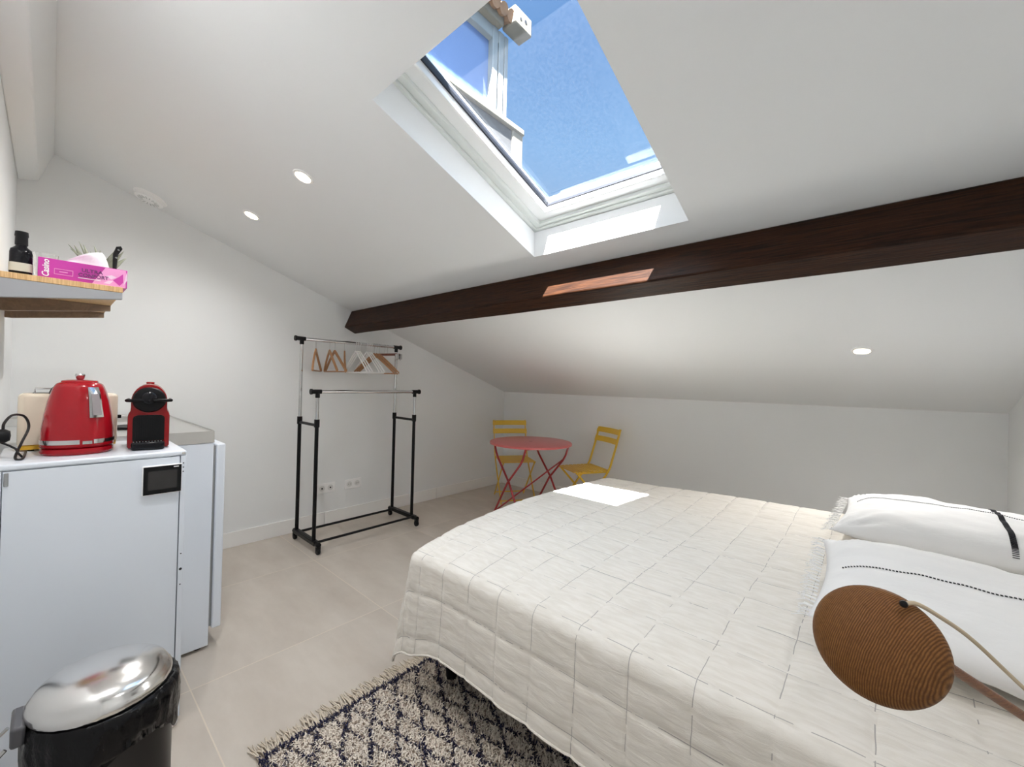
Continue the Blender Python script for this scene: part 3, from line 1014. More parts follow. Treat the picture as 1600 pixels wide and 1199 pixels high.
# black head disc
mb = MB().lathe([(0, 0), (0.047, 0), (0.047, 0.006), (0.043, 0.013), (0.030, 0.016), (0, 0.017)], 40,
                mtx=Matrix.Translation((0.0395, 0, 0.178)) @ Matrix.Rotation(PI / 2, 4, 'Y'), sx=0.97, sy=1.0)
mb.build('brew_head', M_black, cm)
MB().lathe([(0, 0), (0.024, 0), (0.021, 0.016), (0.012, 0.022), (0, 0.023)], 30, mtx=Matrix.Translation((0.053, 0, 0.186)) @ Matrix.Rotation(PI / 2, 4, 'Y')).build('capsule_door', M_bottle, cm)
mb = MB()
mb.tube([(-0.01, -0.058, 0.176), (0.052, -0.060, 0.176), (0.060, -0.050, 0.176), (0.0665, -0.02, 0.177), (0.0665, 0.02, 0.177), (0.060, 0.050, 0.176), (0.052, 0.060, 0.176), (-0.01, 0.058, 0.176)], 0.0058, 10)
mb.build('lever_handle', M_blackm, cm)
# cup bay with vertical ribs
mb = MB()
pts = []
for (cy, cz_, a0) in ((0.040 - 0.012, 0.122 - 0.012, 0), (-0.040 + 0.012, 0.122 - 0.012, PI / 2)):
    for i in range(7):
        a = a0 + PI / 2 * i / 6
        pts.append((cy + 0.012 * math.cos(a) * 1.3, cz_ + 0.012 * math.sin(a)))
pts = [(0.0436, 0.030)] + pts + [(-0.0436, 0.030)]
mb.prism(pts, 0.036, 0.0425, 'x')
mb.build('cup_bay', M_black, cm)
mb = MB()
for k in range(13):
    y = -0.036 + k * 0.006
    mb.box((0.0426, y - 0.0013, 0.042), (0.045, y + 0.0013, 0.116))
mb.build('ribs', M_black, cm)
mb = MB().box((0.0405, -0.0455, 0.0), (0.085, 0.0455, 0.030))
mb.build('drip_tray', M_bottle, cm, bevel=0.008, seg=3)
mb = MB()
for k in range(10):
    y = -0.040 + k * 0.0082
    mb.box((0.046, y, 0.0301), (0.082, y + 0.003, 0.032))
mb.build('drip_grille', M_chrome, cm)
MB().box((-0.155, -0.045, 0.01), (-0.116, 0.045, 0.19)).build('water_tank', M_glass, cm, bevel=0.01, seg=3)
MB().box((-0.06, -0.012, 0.2345), (-0.02, 0.012, 0.242)).build('power_button', M_redc, cm, bevel=0.003)

# ------------------------------------------------------------------ plug, adapter, cord at the near wall
pl = thing('wall_socket_adapter', (1.55, Y0, 1.06), 'white round socket adapter on the near wall beside the toaster, holding a black plug', 'socket')
RY = Matrix.Rotation(-PI / 2, 4, 'X')
MB().lathe([(0, 0.0), (0.050, 0.0), (0.050, 0.010), (0.038, 0.016), (0.034, 0.03), (0, 0.031)], 32, mtx=RY).build('adapter', M_white, pl)
pg = thing('power_plug', (1.55, Y0 + 0.031, 1.06), 'black power plug with its cord looping up, in the white socket adapter', 'plug')
MB().lathe([(0, 0), (0.021, 0), (0.021, 0.022), (0.015, 0.032), (0, 0.034)], 24, mtx=RY).build('plug_body', M_black, pg)
cord = catmull([(0, 0.018, 0.018), (0, 0.020, 0.040), (-0.02, 0.035, 0.062), (-0.05, 0.058, 0.055), (-0.05, 0.068, 0.02), (-0.01, 0.055, -0.025), (0.04, 0.045, -0.06), (0.06, 0.05, -0.068), (0.05, 0.06, -0.0664), (-0.10, 0.062, -0.0664)], 8)
MB().tube(cord, 0.0034, 8).build('cord', M_cord, pg)
cord = catmull([(0.02, 0.02, -0.02), (0.01, 0.035, -0.035), (0.04, 0.05, -0.03), (0.05, 0.06, -0.05), (0.045, 0.058, -0.066), (0.10, 0.062, -0.0664), (0.13, 0.05, -0.10), (0.125, 0.02, -0.18)], 8)
MB().tube([(0.0, 0.012, -0.018), (0.0, 0.03, -0.03), (0.02, 0.045, -0.04), (0.03, 0.05, -0.052), (0.02, 0.058, -0.066)], 0.0030, 8).build('cable_tie_loop', M_cord, pg)

# ------------------------------------------------------------------ wall shelf with three brackets
sh = thing('wall_shelf', (1.03, Y0, 1.56), 'oak wall shelf on three tapered brackets above the kettle', 'shelf')
def L(p, o=sh): return (p[0] - o.location.x, p[1] - o.location.y, p[2] - o.location.z)
MB().box(L((0.62, Y0, 1.562)), L((1.44, 0.578, 1.582))).build('board', M_oakc, sh, bevel=0.0015)
for i, x in enumerate((1.4165, 0.97, 0.645)):
    mb = MB().prism([(Y0 + 0.002 - Y0, 0.0015), (0.577 - Y0, 0.0015), (0.577 - Y0, -0.022), (Y0 + 0.024 - Y0, -0.062), (0.002, -0.062)], x - 1.03, x + 0.022 - 1.03, 'x')
    b = mb.build('bracket', mat('grey_bracket', (0.33, 0.34, 0.36), 0.5) if i == 0 else M_brk, sh, bevel=0.001)
    b.location.z = -0.0
ZS = 1.582
# tissue box
tb = thing('tissue_box', (1.36, 0.481, ZS), 'magenta and pink tissue box with a white tissue sticking out, on the oak shelf', 'tissue box')
def L(p, o=tb): return (p[0] - o.location.x, p[1] - o.location.y, p[2] - o.location.z)
BX1 = 1.425
mb = MB().box(L((1.305, 0.368, ZS)), L((BX1, 0.590, ZS + 0.068)))
mb.build('carton', M_pink, tb, bevel=0.0015)
mb = MB().prism([(0.015, 0.0), (0.105, 0.0), (0.105, 0.066), (0.050, 0.066)], BX1 - tb.location.x + 0.0002, BX1 - tb.location.x + 0.0008, 'x')
mb.build('pale_print', M_pinkl, tb)
def petal(pts, name, m, off=0.0009):
    mb = MB().prism(pts, BX1 - tb.location.x + off, BX1 - tb.location.x + off + 0.0003, 'x')
    return mb.build(name, m, tb)
M_petal = mat('white_petal', (0.84, 0.60, 0.76), 0.4)
M_petd = mat('deep_petal', (0.55, 0.05, 0.35), 0.4)
petal([(0.045, 0.008), (0.058, 0.020), (0.072, 0.022), (0.062, 0.008)], 'printed_petal', M_petal)
petal([(0.050, 0.034), (0.066, 0.042), (0.080, 0.036), (0.066, 0.026)], 'printed_petal', M_petal)
petal([(0.070, 0.024), (0.085, 0.038), (0.097, 0.052), (0.098, 0.020), (0.088, 0.006)], 'printed_petal', M_petd)
petal([(0.098, 0.008), (0.107, 0.060), (0.1085, 0.030)], 'printed_petal', M_petal, 0.0012)
def textob(body, size, loc, rot, m, parent, name, ext=0.0004, bold=0.0, shear=0.0, sx=1.0):
    cu = bpy.data.curves.new(name, 'FONT')
    cu.body = body; cu.size = size; cu.extrude = ext; cu.offset = bold; cu.shear = shear
    cu.align_x = 'LEFT'; cu.align_y = 'BOTTOM_BASELINE'
    cu.resolution_u = 3
    o = bpy.data.objects.new(name + '_c', cu)
    COL.objects.link(o)
    dg = bpy.context.evaluated_depsgraph_get()
    me = bpy.data.meshes.new_from_object(o.evaluated_get(dg))
    COL.objects.unlink(o)
    bpy.data.objects.remove(o)
    me.name = name
    me.materials.clear(); me.materials.append(m)
    ob = bpy.data.objects.new(name, me)
    COL.objects.link(ob)
    ob.parent = parent
    ob.location = loc
    ob.rotation_euler = rot
    ob.scale = (sx, 1, 1)
    return ob
M_ink = mat('purple_ink', (0.14, 0.03, 0.14), 0.5)
fx = BX1 - tb.location.x + 0.0016
RT = (PI / 2, 0, PI / 2)
textob('ULTRA', 0.0175, (fx, -0.011, 0.0385), RT, M_ink, tb, 'lettering', bold=0.0003)
textob('CONFORT', 0.0175, (fx, -0.019, 0.0215), RT, M_ink, tb, 'lettering', bold=0.0003, sx=0.92)
MB().box((fx - 0.0004, -0.019, 0.0145), (fx, 0.038, 0.0165)).build('white_rule', M_white, tb)
textob('Casino', 0.023, (fx, -0.088, 0.003), (PI / 2, -PI / 2, PI / 2), M_white, tb, 'lettering', bold=0.0005, shear=0.25, sx=0.92)
mb = MB()
for a, b in (((-0.075, 0.016), (-0.032, 0.018)), ((-0.075, 0.034), (-0.032, 0.036)), ((-0.076, 0.016), (-0.0745, 0.036)), ((-0.0325, 0.016), (-0.031, 0.036)), ((-0.064, 0.025), (-0.044, 0.028))):
    mb.box((fx - 0.0004, a[0], a[1]), (fx, b[0], b[1]))
mb.build('printed_badge', M_pinkl, tb)
# the tissue
mb = MB()
NT = 14
for i in range(NT + 1):
    u = i / NT
    y = -0.065 + 0.13 * u
    hgt = (0.066 * math.sin(min(1, u * 1.22) * PI / 2) ** 1.1 if u < 0.82 else 0.066 * max(0.0, 1 - (u - 0.82) / 0.18) ** 0.8)
    for j in range(6):
        v = j / 5
        mb.v.append((0.006 * math.sin(u * 11) * (1 - v) + 0.010 * math.sin(u * 7 + v * 5) * v, y + 0.02 * v * (0.5 - abs(u - 0.6)), 0.0675 + hgt * v))
for i in range(NT):
    for j in range(5):
        mb.f.append([i * 6 + j, (i + 1) * 6 + j, (i + 1) * 6 + j + 1, i * 6 + j + 1]); mb.m.append(0)
mb.build('tissue', M_tissue, tb, solid=0.0012, sharp=60)

# bottle
bt = thing('oil_bottle', (1.385, 0.330, ZS), 'dark square-shouldered bottle with black cap at the wall end of the shelf', 'bottle')
ring([(0.024, 0.0), (0.026, 0.003), (0.026, 0.075), (0.024, 0.086), (0.014, 0.096), (0.0125, 0.102)], 32, 4).build('glass_body', M_bottle, bt)
ring([(0.0266, 0.012), (0.0266, 0.040)], 32, 4).build('label_band', M_label, bt)
MB().lathe([(0.0135, 0.1022), (0.015, 0.104), (0.0145, 0.130), (0.016, 0.134), (0.015, 0.148), (0, 0.149)], 24).build('cap', M_black, bt)
# tumbler
tg = thing('drinking_glass', (1.330, 0.385, ZS), 'clear drinking glass between the dark bottle and the tissue box', 'glass')
MB().lathe([(0, 0), (0.024, 0), (0.026, 0.002), (0.031, 0.096), (0.0295, 0.096), (0.0245, 0.006), (0, 0.006)], 28).build('tumbler', M_glass, tg)
# plant
pt = thing('potted_plant', (1.19, 0.53, ZS), 'small grey-green leafy plant in a pot behind the tissue box', 'plant')
MB().lathe([(0, 0), (0.026, 0), (0.034, 0.06), (0.036, 0.062), (0.036, 0.07), (0.030, 0.07), (0.029, 0.062), (0, 0.060)], 24).build('pot', M_pot, pt)
mb = MB()
rr = random.Random(3)
def leafblade(mb, base, tip, w, bend=0.15):
    base, tip = Vector(base), Vector(tip)
    d = tip - base
    s = d.cross(Vector((1, 0.3, 0.2))).normalized()
    nrm = s.cross(d).normalized()
    rows = []
    for i in range(7):
        t = i / 6
        c = base + d * t + nrm * (bend * d.length * math.sin(t * PI))
        ww = w * math.sin(PI * (0.12 + 0.88 * t) ** 0.8) if t < 1 else 0.0005
        rows.append((c - s * ww, c + nrm * ww * 0.3, c + s * ww))
    o = len(mb.v)
    for r3 in rows:
        mb.v += [tuple(p) for p in r3]
    for i in range(6):
        for k in range(2):
            mb.f.append([o + i * 3 + k, o + i * 3 + k + 1, o + i * 3 + 4 + k, o + i * 3 + 3 + k]); mb.m.append(0)
for (ty, tz, w) in ((0.052, 0.205, 0.017), (0.078, 0.168, 0.012), (0.066, 0.185, 0.012), (0.03, 0.16, 0.011), (-0.02, 0.19, 0.009),
                    (-0.05, 0.185, 0.010), (-0.075, 0.175, 0.012), (-0.085, 0.160, 0.010), (-0.03, 0.165, 0.011), (0.0, 0.18, 0.010), (-0.062, 0.195, 0.006), (-0.09, 0.178, 0.008)):
    leafblade(mb, (rr.uniform(-0.01, 0.01), rr.uniform(-0.012, 0.012), 0.058), (rr.uniform(-0.02, 0.02), ty, tz), w, rr.uniform(-0.12, 0.12))
mb.build('leaves', M_leaf, pt, solid=0.0008, sharp=80)
pp = thing('kitchen_utensil', (1.235, 0.575, ZS), 'slim black utensil with silver studs leaning up behind the tissue box', 'utensil')
mb = MB().tube([(0.0, 0.004, 0.002), (-0.012, -0.006, 0.09), (-0.018, -0.004, 0.165), (-0.017, 0.006, 0.192), (-0.015, 0.014, 0.196)], [0.003, 0.006, 0.008, 0.010, 0.006], 12)
mb.build('shaft', M_black, pp)
for p in ((-0.010, 0.004, 0.183), (-0.010, -0.002, 0.150)):
    MB().lathe([(0, 0), (0.0045, 0), (0.003, 0.003), (0, 0.003)], 10, mtx=Matrix.Translation(p) @ Matrix.Rotation(PI / 2, 4, 'Y')).build('stud', M_chrome, pp)

# ------------------------------------------------------------------ wall outlets
def outlet(y, z, label, dark):
    t = thing('wall_outlet', (0, y, z), label, 'outlet')
    MB().box((0, -0.078, -0.042), (0.009, 0.078, 0.042)).build('plate', M_white, t, bevel=0.003)
    for s in (-0.036, 0.036):
        o = MB().lathe([(0.0, 0.0), (0.024, 0.0), (0.024, 0.003), (0.0205, 0.003), (0.0195, -0.001 + 0.0015), (0, 0.0008)], 28, mtx=Matrix.Translation((0.009, s, 0)) @ Matrix.Rotation(PI / 2, 4, 'Y')).build('socket', mat('outlet_well', (0.74, 0.74, 0.73), 0.4), t)
        mb = MB()
        if dark:
            mb.lathe([(0, 0), (0.007, 0), (0.007, 0.001), (0, 0.001)], 14, mtx=Matrix.Translation((0.011, s, 0)) @ Matrix.Rotation(PI / 2, 4, 'Y'))
        else:
            for q in (-0.008, 0.008):
                mb.lathe([(0, 0), (0.0028, 0), (0.0028, 0.001), (0, 0.001)], 10, mtx=Matrix.Translation((0.011, s + q, 0)) @ Matrix.Rotation(PI / 2, 4, 'Y'))
        mb.build('socket_holes', M_gasket, o)
outlet(2.010, 0.318, 'white double wall outlet with two dark round inserts, nearer the fridge', True)
outlet(2.255, 0.318, 'white double power outlet on the left wall, right of the one with dark inserts', False)

# ------------------------------------------------------------------ garment rack
gr = thing('garment_rack', (0.35, 2.127, 0), 'double-rail clothes rack of black and chrome tubes on castors by the left wall', 'clothes rack')
def L(p, o=gr): return (p[0] - o.location.x, p[1] - o.location.y, p[2] - o.location.z)
TX, SX = 0.190, 0.500
YA, YB = 1.706, 2.548
for y in (YA, YB):
    b = MB().tube([L((TX - 0.045, y, 0.068)), L((SX + 0.09, y, 0.068))], 0.018, 14)
    b.box(L((TX - 0.03, y - 0.02, 0.055)), L((SX + 0.05, y + 0.02, 0.085)))
    base = b.build('base_bar', M_blackm, gr, bevel=0.004)
    for x in (TX - 0.03, SX + 0.075):
        c = MB().lathe([(0, -0.011), (0.022, -0.011), (0.024, -0.006), (0.024, 0.006), (0.022, 0.011), (0, 0.011)], 20, mtx=Matrix.Translation(L((x, y, 0.024))) @ Matrix.Rotation(PI / 2, 4, 'X'))
        c.box(L((x - 0.012, y - 0.015, 0.03)), L((x + 0.012, y + 0.015, 0.055)))
        c.build('castor', M_black, gr, bevel=0.002)
    MB().tube([L((TX, y, 0.08)), L((TX, y, 0.93))], 0.0135, 14).build('lower_post', M_blackm, gr)
    MB().tube([L((SX, y, 0.08)), L((SX, y, 0.93))], 0.0135, 14).build('lower_post', M_blackm, gr)
    for x in (TX, SX):
        MB().tube([L((x, y, 0.905)), L((x, y, 0.962))], 0.0185, 14).build('locking_collar', M_black, gr)
    MB().tube([L((TX, y, 0.918)), L((SX, y, 0.918))], 0.011, 12).build('cross_brace', M_blackm, gr)
    MB().tube([L((TX, y, 0.962)), L((TX, y, 1.56))], 0.0115, 14).build('chrome_post', M_chrome, gr)
    MB().tube([L((SX, y, 0.962)), L((SX, y, 1.155))], 0.0115, 14).build('chrome_post', M_chrome, gr)
    s = -1 if y == YA else 1
    for x, z in ((TX, 1.57), (SX, 1.165)):
        c = MB().tube([L((x, y - s * 0.026, z)), L((x, y + s * 0.048, z))], 0.0165, 14)
        c.tube([L((x, y, z - 0.045)), L((x, y, z))], 0.0155, 14)
        c.tube([L((x, y + s * 0.040, z)), L((x, y + s * 0.052, z))], 0.021, 14)
        c.build('corner_joint', M_black, gr)
MB().tube([L((TX, YA, 1.57)), L((TX, YB, 1.57))], 0.0125, 14).build('upper_rail', M_chrome, gr)
MB().tube([L((SX, YA, 1.165)), L((SX, YB, 1.165))], 0.0125, 14).build('lower_rail', M_chrome, gr)
for x in (TX + 0.03, SX + 0.03):
    MB().tube([L((x, YA, 0.073)), L((x, YB, 0.073))], 0.0095, 12).build('base_stretcher', M_blackm, gr)

# ------------------------------------------------------------------ hangers
def hanger(kind):
    """in the xz plane, hook over the origin (rail centre), y = thickness"""
    t = bpy.data.objects.new('coat_hanger', None)
    t.empty_display_size = 0.03
    COL.objects.link(t)
    hw = 0.178
    hook = [(0.010, 0, 0.012)]
    hook = [(0.0135 * math.cos(a), 0, 0.0135 * math.sin(a)) for a in [math.radians(q) for q in range(-20, 201, 20)]][::1]
    hook = [(0.0128 * math.cos(math.radians(q)), 0, 0.0128 * math.sin(math.radians(q))) for q in range(200, -71, -15)]
    hook += [(0.002, 0, -0.024), (0, 0, -0.034), (0, 0, -0.075)]
    rad = 0.0017
    if kind == 'wire':
        MB().tube(hook, rad, 8).build('hook', M_wire, t)
        path = catmull([(0, 0, -0.070), (-0.02, 0, -0.080), (-hw * 0.97, 0, -0.225), (-hw, 0, -0.240), (-hw * 0.94, 0, -0.248)], 5)
        path2 = [(-p.x, p.y, p.z) for p in path][::-1]
        MB().tube(path + path2, 0.0055, 8, closed=True).build('body', M_wire, t)
    else:
        m_ = M_hanger if kind in ('beech',) else M_hangerd
        MB().tube(hook, rad, 8).build('hook', M_chrome, t)
        if kind == 'clip':
            MB().tube([(-hw * 0.78, 0, -0.075), (hw * 0.78, 0, -0.075)], 0.010, 12).build('body', m_, t)
            for s in (-1, 1):
                c = MB().box((s * 0.145 - 0.012, -0.012, -0.118), (s * 0.145 + 0.012, 0.012, -0.070))
                c.tube([(s * 0.145, 0, -0.118), (s * 0.145, 0, -0.128)], 0.005, 8)
                c.build('clip', M_chrome, t, bevel=0.002)
        else:
            mb = MB()
            N_ = 16
            for s in (-1, 1):
                o = len(mb.v)
                for i in range(N_ + 1):
                    u = i / N_
                    x = s * hw * u
                    z = -0.068 - 0.165 * u ** 1.12
                    hh = 0.026 * (1 - 0.35 * u)
                    tt = 0.006 + 0.002 * u
                    yb = 0.012 * u * u
                    mb.v += [(x, -tt + yb, z), (x, tt + yb, z), (x, tt + yb, z - hh), (x, -tt + yb, z - hh)]
                for i in range(N_):
                    for k in range(4):
                        k2 = (k + 1) % 4
                        mb.f.append([o + i * 4 + k, o + i * 4 + k2, o + i * 4 + 4 + k2, o + i * 4 + 4 + k]); mb.m.append(0)
                mb.f.append([o + N_ * 4 + k for k in range(4)]); mb.m.append(0)
            mb.build('body', m_, t, bevel=0.0015)
            MB().tube([(-hw * 0.95, 0.01, -0.248), (hw * 0.95, 0.01, -0.248)], 0.0055, 10).build('trouser_bar', m_, t)
    return t
protos = {}
hangs = [  # y, angle (deg, 0 = across the rail), kind, label, group
    (1.815, -33, 'beech', 'light wooden hanger, leftmost on the upper rail, seen almost edge-on', None),
    (1.925, -9, 'beech', 'light wooden hanger, second from the left on the upper rail', None),
    (1.968, 1, 'beech', 'light wooden hanger, third from the left on the upper rail', None),
    (2.052, -27, 'beech', 'light wooden hanger seen edge-on, fourth from the left on the upper rail', None),
    (2.150, 2, 'wire', 'white slim hanger, leftmost of the three just right of the four loose wooden ones', 'white hangers on the upper rail'),
    (2.170, 4, 'wire', 'white slim hanger, middle of the three just right of the four loose wooden ones', 'white hangers on the upper rail'),
    (2.190, 6, 'wire', 'white slim hanger, rightmost of the three just right of the four loose wooden ones', 'white hangers on the upper rail'),
    (2.255, 5, 'wire', 'white slim hanger, leftmost of the second trio beside the bunched wooden hangers', 'white hangers by the wooden bunch'),
    (2.275, 7, 'wire', 'white slim hanger, middle of the second trio beside the bunched wooden hangers', 'white hangers by the wooden bunch'),
    (2.295, 9, 'wire', 'white slim hanger, touching the bunched wooden hangers on its right', 'white hangers by the wooden bunch'),
    (2.325, 42, 'beech', 'brown wooden hanger, leftmost in the bunch near the right end of the rail', 'bunched wooden hangers'),
    (2.350, 45, 'beech', 'brown wooden hanger, middle one in the bunch near the right end of the rail', 'bunched wooden hangers'),
    (2.375, 48, 'beech', 'brown wooden hanger, rightmost in the bunch near the right end of the rail', 'bunched wooden hangers'),
    (2.430, 16, 'clip', 'dark wooden clip hanger, the left of the two at the right rail end', 'dark clip hangers'),
    (2.455, 20, 'clip', 'dark wooden clip hanger, nearest the right-hand chrome post', 'dark clip hangers'),
]
for y, ang, kind, lab, grp in hangs:
    if kind not in protos:
        h = hanger(kind); protos[kind] = h
    else:
        src = protos[kind]
        h = src.copy(); COL.objects.link(h)
        for ch in list(src.children):
            c = ch.copy(); COL.objects.link(c); c.parent = h
    h.location = (TX, y, 1.57)
    h.rotation_euler = (0, 0, math.radians(ang))
    tag(h, lab, 'hanger', grp)

# ------------------------------------------------------------------ bistro chairs
def bistro_chair():
    t = bpy.data.objects.new('bistro_chair', None)
    t.empty_display_size = 0.1
    COL.objects.link(t)
    w = 0.185      # half width; faces -y (front), back at +y
    H = 0.84
    for s in (-1, 1):
        # long member: back top down to the front foot
        mb = MB()
        pth = [(s * w, 0.285, H), (s * w, 0.235, 0.66), (s * w, 0.175, 0.47), (s * w, 0.13, 0.40), (s * w, -0.19, 0.010)]
        for a, b in zip(pth[:-1], pth[1:]):
            mb.bar(a, b, 0.010, 0.020, upv=(0, 1, 0.3))
        mb.build('back_post_leg', M_chair, t, bevel=0.002)
        mb = MB()
        x = s * (w - 0.016)
        mb.bar((x, 0.22, 0.010), (x, -0.165, 0.425), 0.010, 0.018, upv=(0, 1, 0.3))
        mb.build('front_leg', M_chair, t, bevel=0.002)
        MB().bar((s * (w - 0.016), -0.185, 0.432), (s * (w - 0.016), 0.175, 0.432), 0.012, 0.014).build('seat_rail', M_chair, t, bevel=0.002)
    for k in range(9):
        yy = -0.19 + k * 0.0445
        MB().box((-w + 0.010, yy - 0.0165, 0.440), (w - 0.010, yy + 0.0165, 0.448)).build('seat_slat', M_chair, t, bevel=0.002)
    for z0, y0_ in ((0.782, 0.268), (0.690, 0.243)):
        mb = MB()
        n_ = 10
        for i in range(n_ + 1):
            u = -1 + 2 * i / n_
            yb = y0_ + 0.022 * (1 - u * u) - 0.006
            for dz in (0, 0.052):
                mb.v += [(u * (w + 0.012), yb - 0.004 + dz * 0.27, z0 + dz), (u * (w + 0.012), yb + 0.004 + dz * 0.27, z0 + dz)]
        for i in range(n_):
            o = i * 4
            for q in ((0, 4, 6, 2), (1, 3, 7, 5), (0, 1, 5, 4), (2, 6, 7, 3)):
                mb.f.append([o + k for k in q]); mb.m.append(0)
        mb.f.append([0, 2, 3, 1]); mb.m.append(0)
        o = n_ * 4
        mb.f.append([o, o + 1, o + 3, o + 2]); mb.m.append(0)
        mb.build('back_slat', M_chair, t, bevel=0.0015)
    mb = MB().bar((-w, -0.165, 0.04), (w, -0.165, 0.04), 0.010, 0.012)
    mb.build('cross_bar', M_chair, t, bevel=0.002)
    mb = MB().bar((-w + 0.016, 0.195, 0.04), (w - 0.016, 0.195, 0.04), 0.010, 0.012)
    mb.build('cross_bar', M_chair, t, bevel=0.002)
    return t
chA = bistro_chair()
chA.location = (0.62, 3.78, 0)
chA.rotation_euler = (0, 0, math.radians(56))
tag(chA, 'yellow folding metal chair tucked behind the red table, nearer the left wall', 'chair', 'yellow bistro chairs')
chB = dup(chA, (1.395, 3.93, 0), math.radians(-28), 'yellow folding metal chair right of the red table, its seat partly behind the bed')

# ------------------------------------------------------------------ bistro table
tt = thing('bistro_table', (1.12, 3.425, 0), 'round red metal folding table with crossed legs between the yellow chairs', 'table', rz=math.radians(-14))
TZ = 0.720
MB().lathe([(0, TZ), (0.370, TZ), (0.380, TZ - 0.002), (0.385, TZ - 0.008), (0.385, TZ - 0.020), (0.381, TZ - 0.020), (0.381, TZ - 0.009), (0.368, TZ - 0.006), (0, TZ - 0.006)], 64).build('tabletop', M_table, tt)
MB().lathe([(0, TZ + 0.0002), (0.018, TZ + 0.0002), (0.018, TZ + 0.0006), (0, TZ + 0.0006)], 20).build('centre_cap', M_tleg, tt)
for s in (-1, 1):
    y = s * 0.245
    for q in (-1, 1):
        mb = MB()
        yy = y + q * 0.007
        pth = [(q * -0.265, yy, TZ - 0.02), (q * -0.215, yy, TZ - 0.14), (q * 0.0, yy, 0.36), (q * 0.235, yy, 0.008)]
        if True:
            mb.tube([Vector(pth[0]), Vector(pth[1]).lerp(Vector(pth[0]), 0.2), Vector(pth[1]).lerp(Vector(pth[2]), 0.12), pth[2], pth[3]], 0.0095, 10)
        mb.build('leg', M_tleg, tt)
for q in (-1, 1):
    MB().tube([(q * 0.232, -0.245, 0.02), (q * 0.232, 0.245, 0.02)], 0.0075, 10).build('foot_bar', M_tleg, tt)
    MB().tube([(q * 0.265, -0.24, TZ - 0.022), (q * 0.265, 0.24, TZ - 0.022)], 0.008, 10).build('top_rail', M_tleg, tt)
MB().tube([(-0.20, -0.238, 0.06), (0.205, 0.238, TZ - 0.15)], 0.007, 10).build('diagonal_brace', M_tleg, tt)

# ------------------------------------------------------------------ bed
BX0, BX1_, BY0, BY1 = 2.10, 4.11, 1.44, 3.06
bd = thing('bed', (3.1, 2.25, 0), 'double bed base and mattress under the white quilted bedspread', 'bed')
def L(p, o=bd): return (p[0] - o.location.x, p[1] - o.location.y, p[2] - o.location.z)
MB().box(L((BX0 + 0.04, BY0 + 0.04, 0.13)), L((BX1_, BY1 - 0.04, 0.32))).build('bed_base', M_bedbase, bd, bevel=0.015)
MB().box(L((BX0 + 0.03, BY0 + 0.03, 0.321)), L((BX1_, BY1 - 0.03, 0.565))).build('mattress', M_mattress, bd, bevel=0.05, seg=4)
for x in (BX0 + 0.12, BX1_ - 0.1):
    for y in (BY0 + 0.12, BY1 - 0.12):
        MB().lathe([(0, 0.012), (0.022, 0.012), (0.028, 0.13), (0, 0.13)], 18, c=L((x, y, 0))).build('leg', M_black, bd)

# bedspread: a flat quilted sheet draped over the bed
def topz(x, y):
    u = (x - 2.06) / 2.05
    v = (y - 1.40) / 1.66
    z = 0.588 + 0.012 * smoothstep(0, 0.2, v) + 0.028 * smoothstep(0.35, 1.0, u) * smoothstep(-0.2, 0.4, v) 
    z += 0.026 * math.exp(-((v - 1.0) / 0.16) ** 2) * smoothstep(0.12, 0.5, u)
    z -= 0.012 * math.exp(-(u / 0.10) ** 2) * (1 - 0.6 * v)
    z += 0.004 * noise.noise((x * 2.2, y * 2.2, 0.3))
    return z
EX0, EY0, EY1, EX1 = 2.110, 1.425, 3.115, 4.125
def drape(px, py):
    """sheet coordinates to 3-D; px,py are flat world-sized coordinates on the top plane"""
    rc = 0.085
    ox = EX0 - px if px < EX0 else 0.0
    if py < EY0: oy = EY0 - py; sy = -1
    elif py > EY1: oy = py - EY1; sy = 1
    else: oy = 0.0; sy = 0
    cx = max(px, EX0); cy = min(max(py, EY0), EY1)
    d = math.hypot(ox, oy)
    if ox > 0 and oy > 0:
        d = max(ox, oy) + (d - max(ox, oy)) * 0.55
    base = Vector((cx, cy, topz(cx, cy)))
    v_ = (cy - EY0) / (EY1 - EY0)
    base.x += (0.065 * (1 - v_) ** 4 - 0.045 * math.sin(PI * min(1, max(0, v_))) ** 0.8) * max(0.0, 1 - (cx - EX0) * 1.6)
    base.z += 0.010 * math.sin(PI * min(1, max(0, v_))) * max(0.0, 1 - (cx - EX0) * 1.6)
    if d < 1e-9:
        return base, 0.0
    hy_ = math.hypot(ox, oy)
    dx, dy = -ox / hy_, sy * oy / hy_
    r = 0.045
    q = r * PI / 2
    if d < q:
        a = d / r
        out, dn = r * math.sin(a), r * (1 - math.cos(a))
    else:
        out, dn = r, r + (d - q)
    corner = (ox > 0 and oy > 0)
    k = 4 * (ox / hy_) ** 2 * (oy / hy_) ** 2 if corner else 0.0
    fl = max(0, d - q)
    flare = fl * (0.05 + 0.10 * k)
    # soft waves in the hanging cloth
    s = px * 1.0 if oy > ox else py
    wave = fl * (0.045 * noise.noise((s * 3.2, 2.0 * sy, 1.7)) + 0.018 * noise.noise((s * 11, 0.3, fl * 3)))
    out += flare + wave
    dn = dn - flare * 0.35
    if oy > ox and sy < 0:
        dn += 0.16 * fl * math.exp(-((px - EX0) / 0.11) ** 2) if px > EX0 else 0.16 * fl * (1 - 0.4 * ox / hy_)
    return Vector((base.x + dx * out, base.y + dy * out, base.z - dn)), d
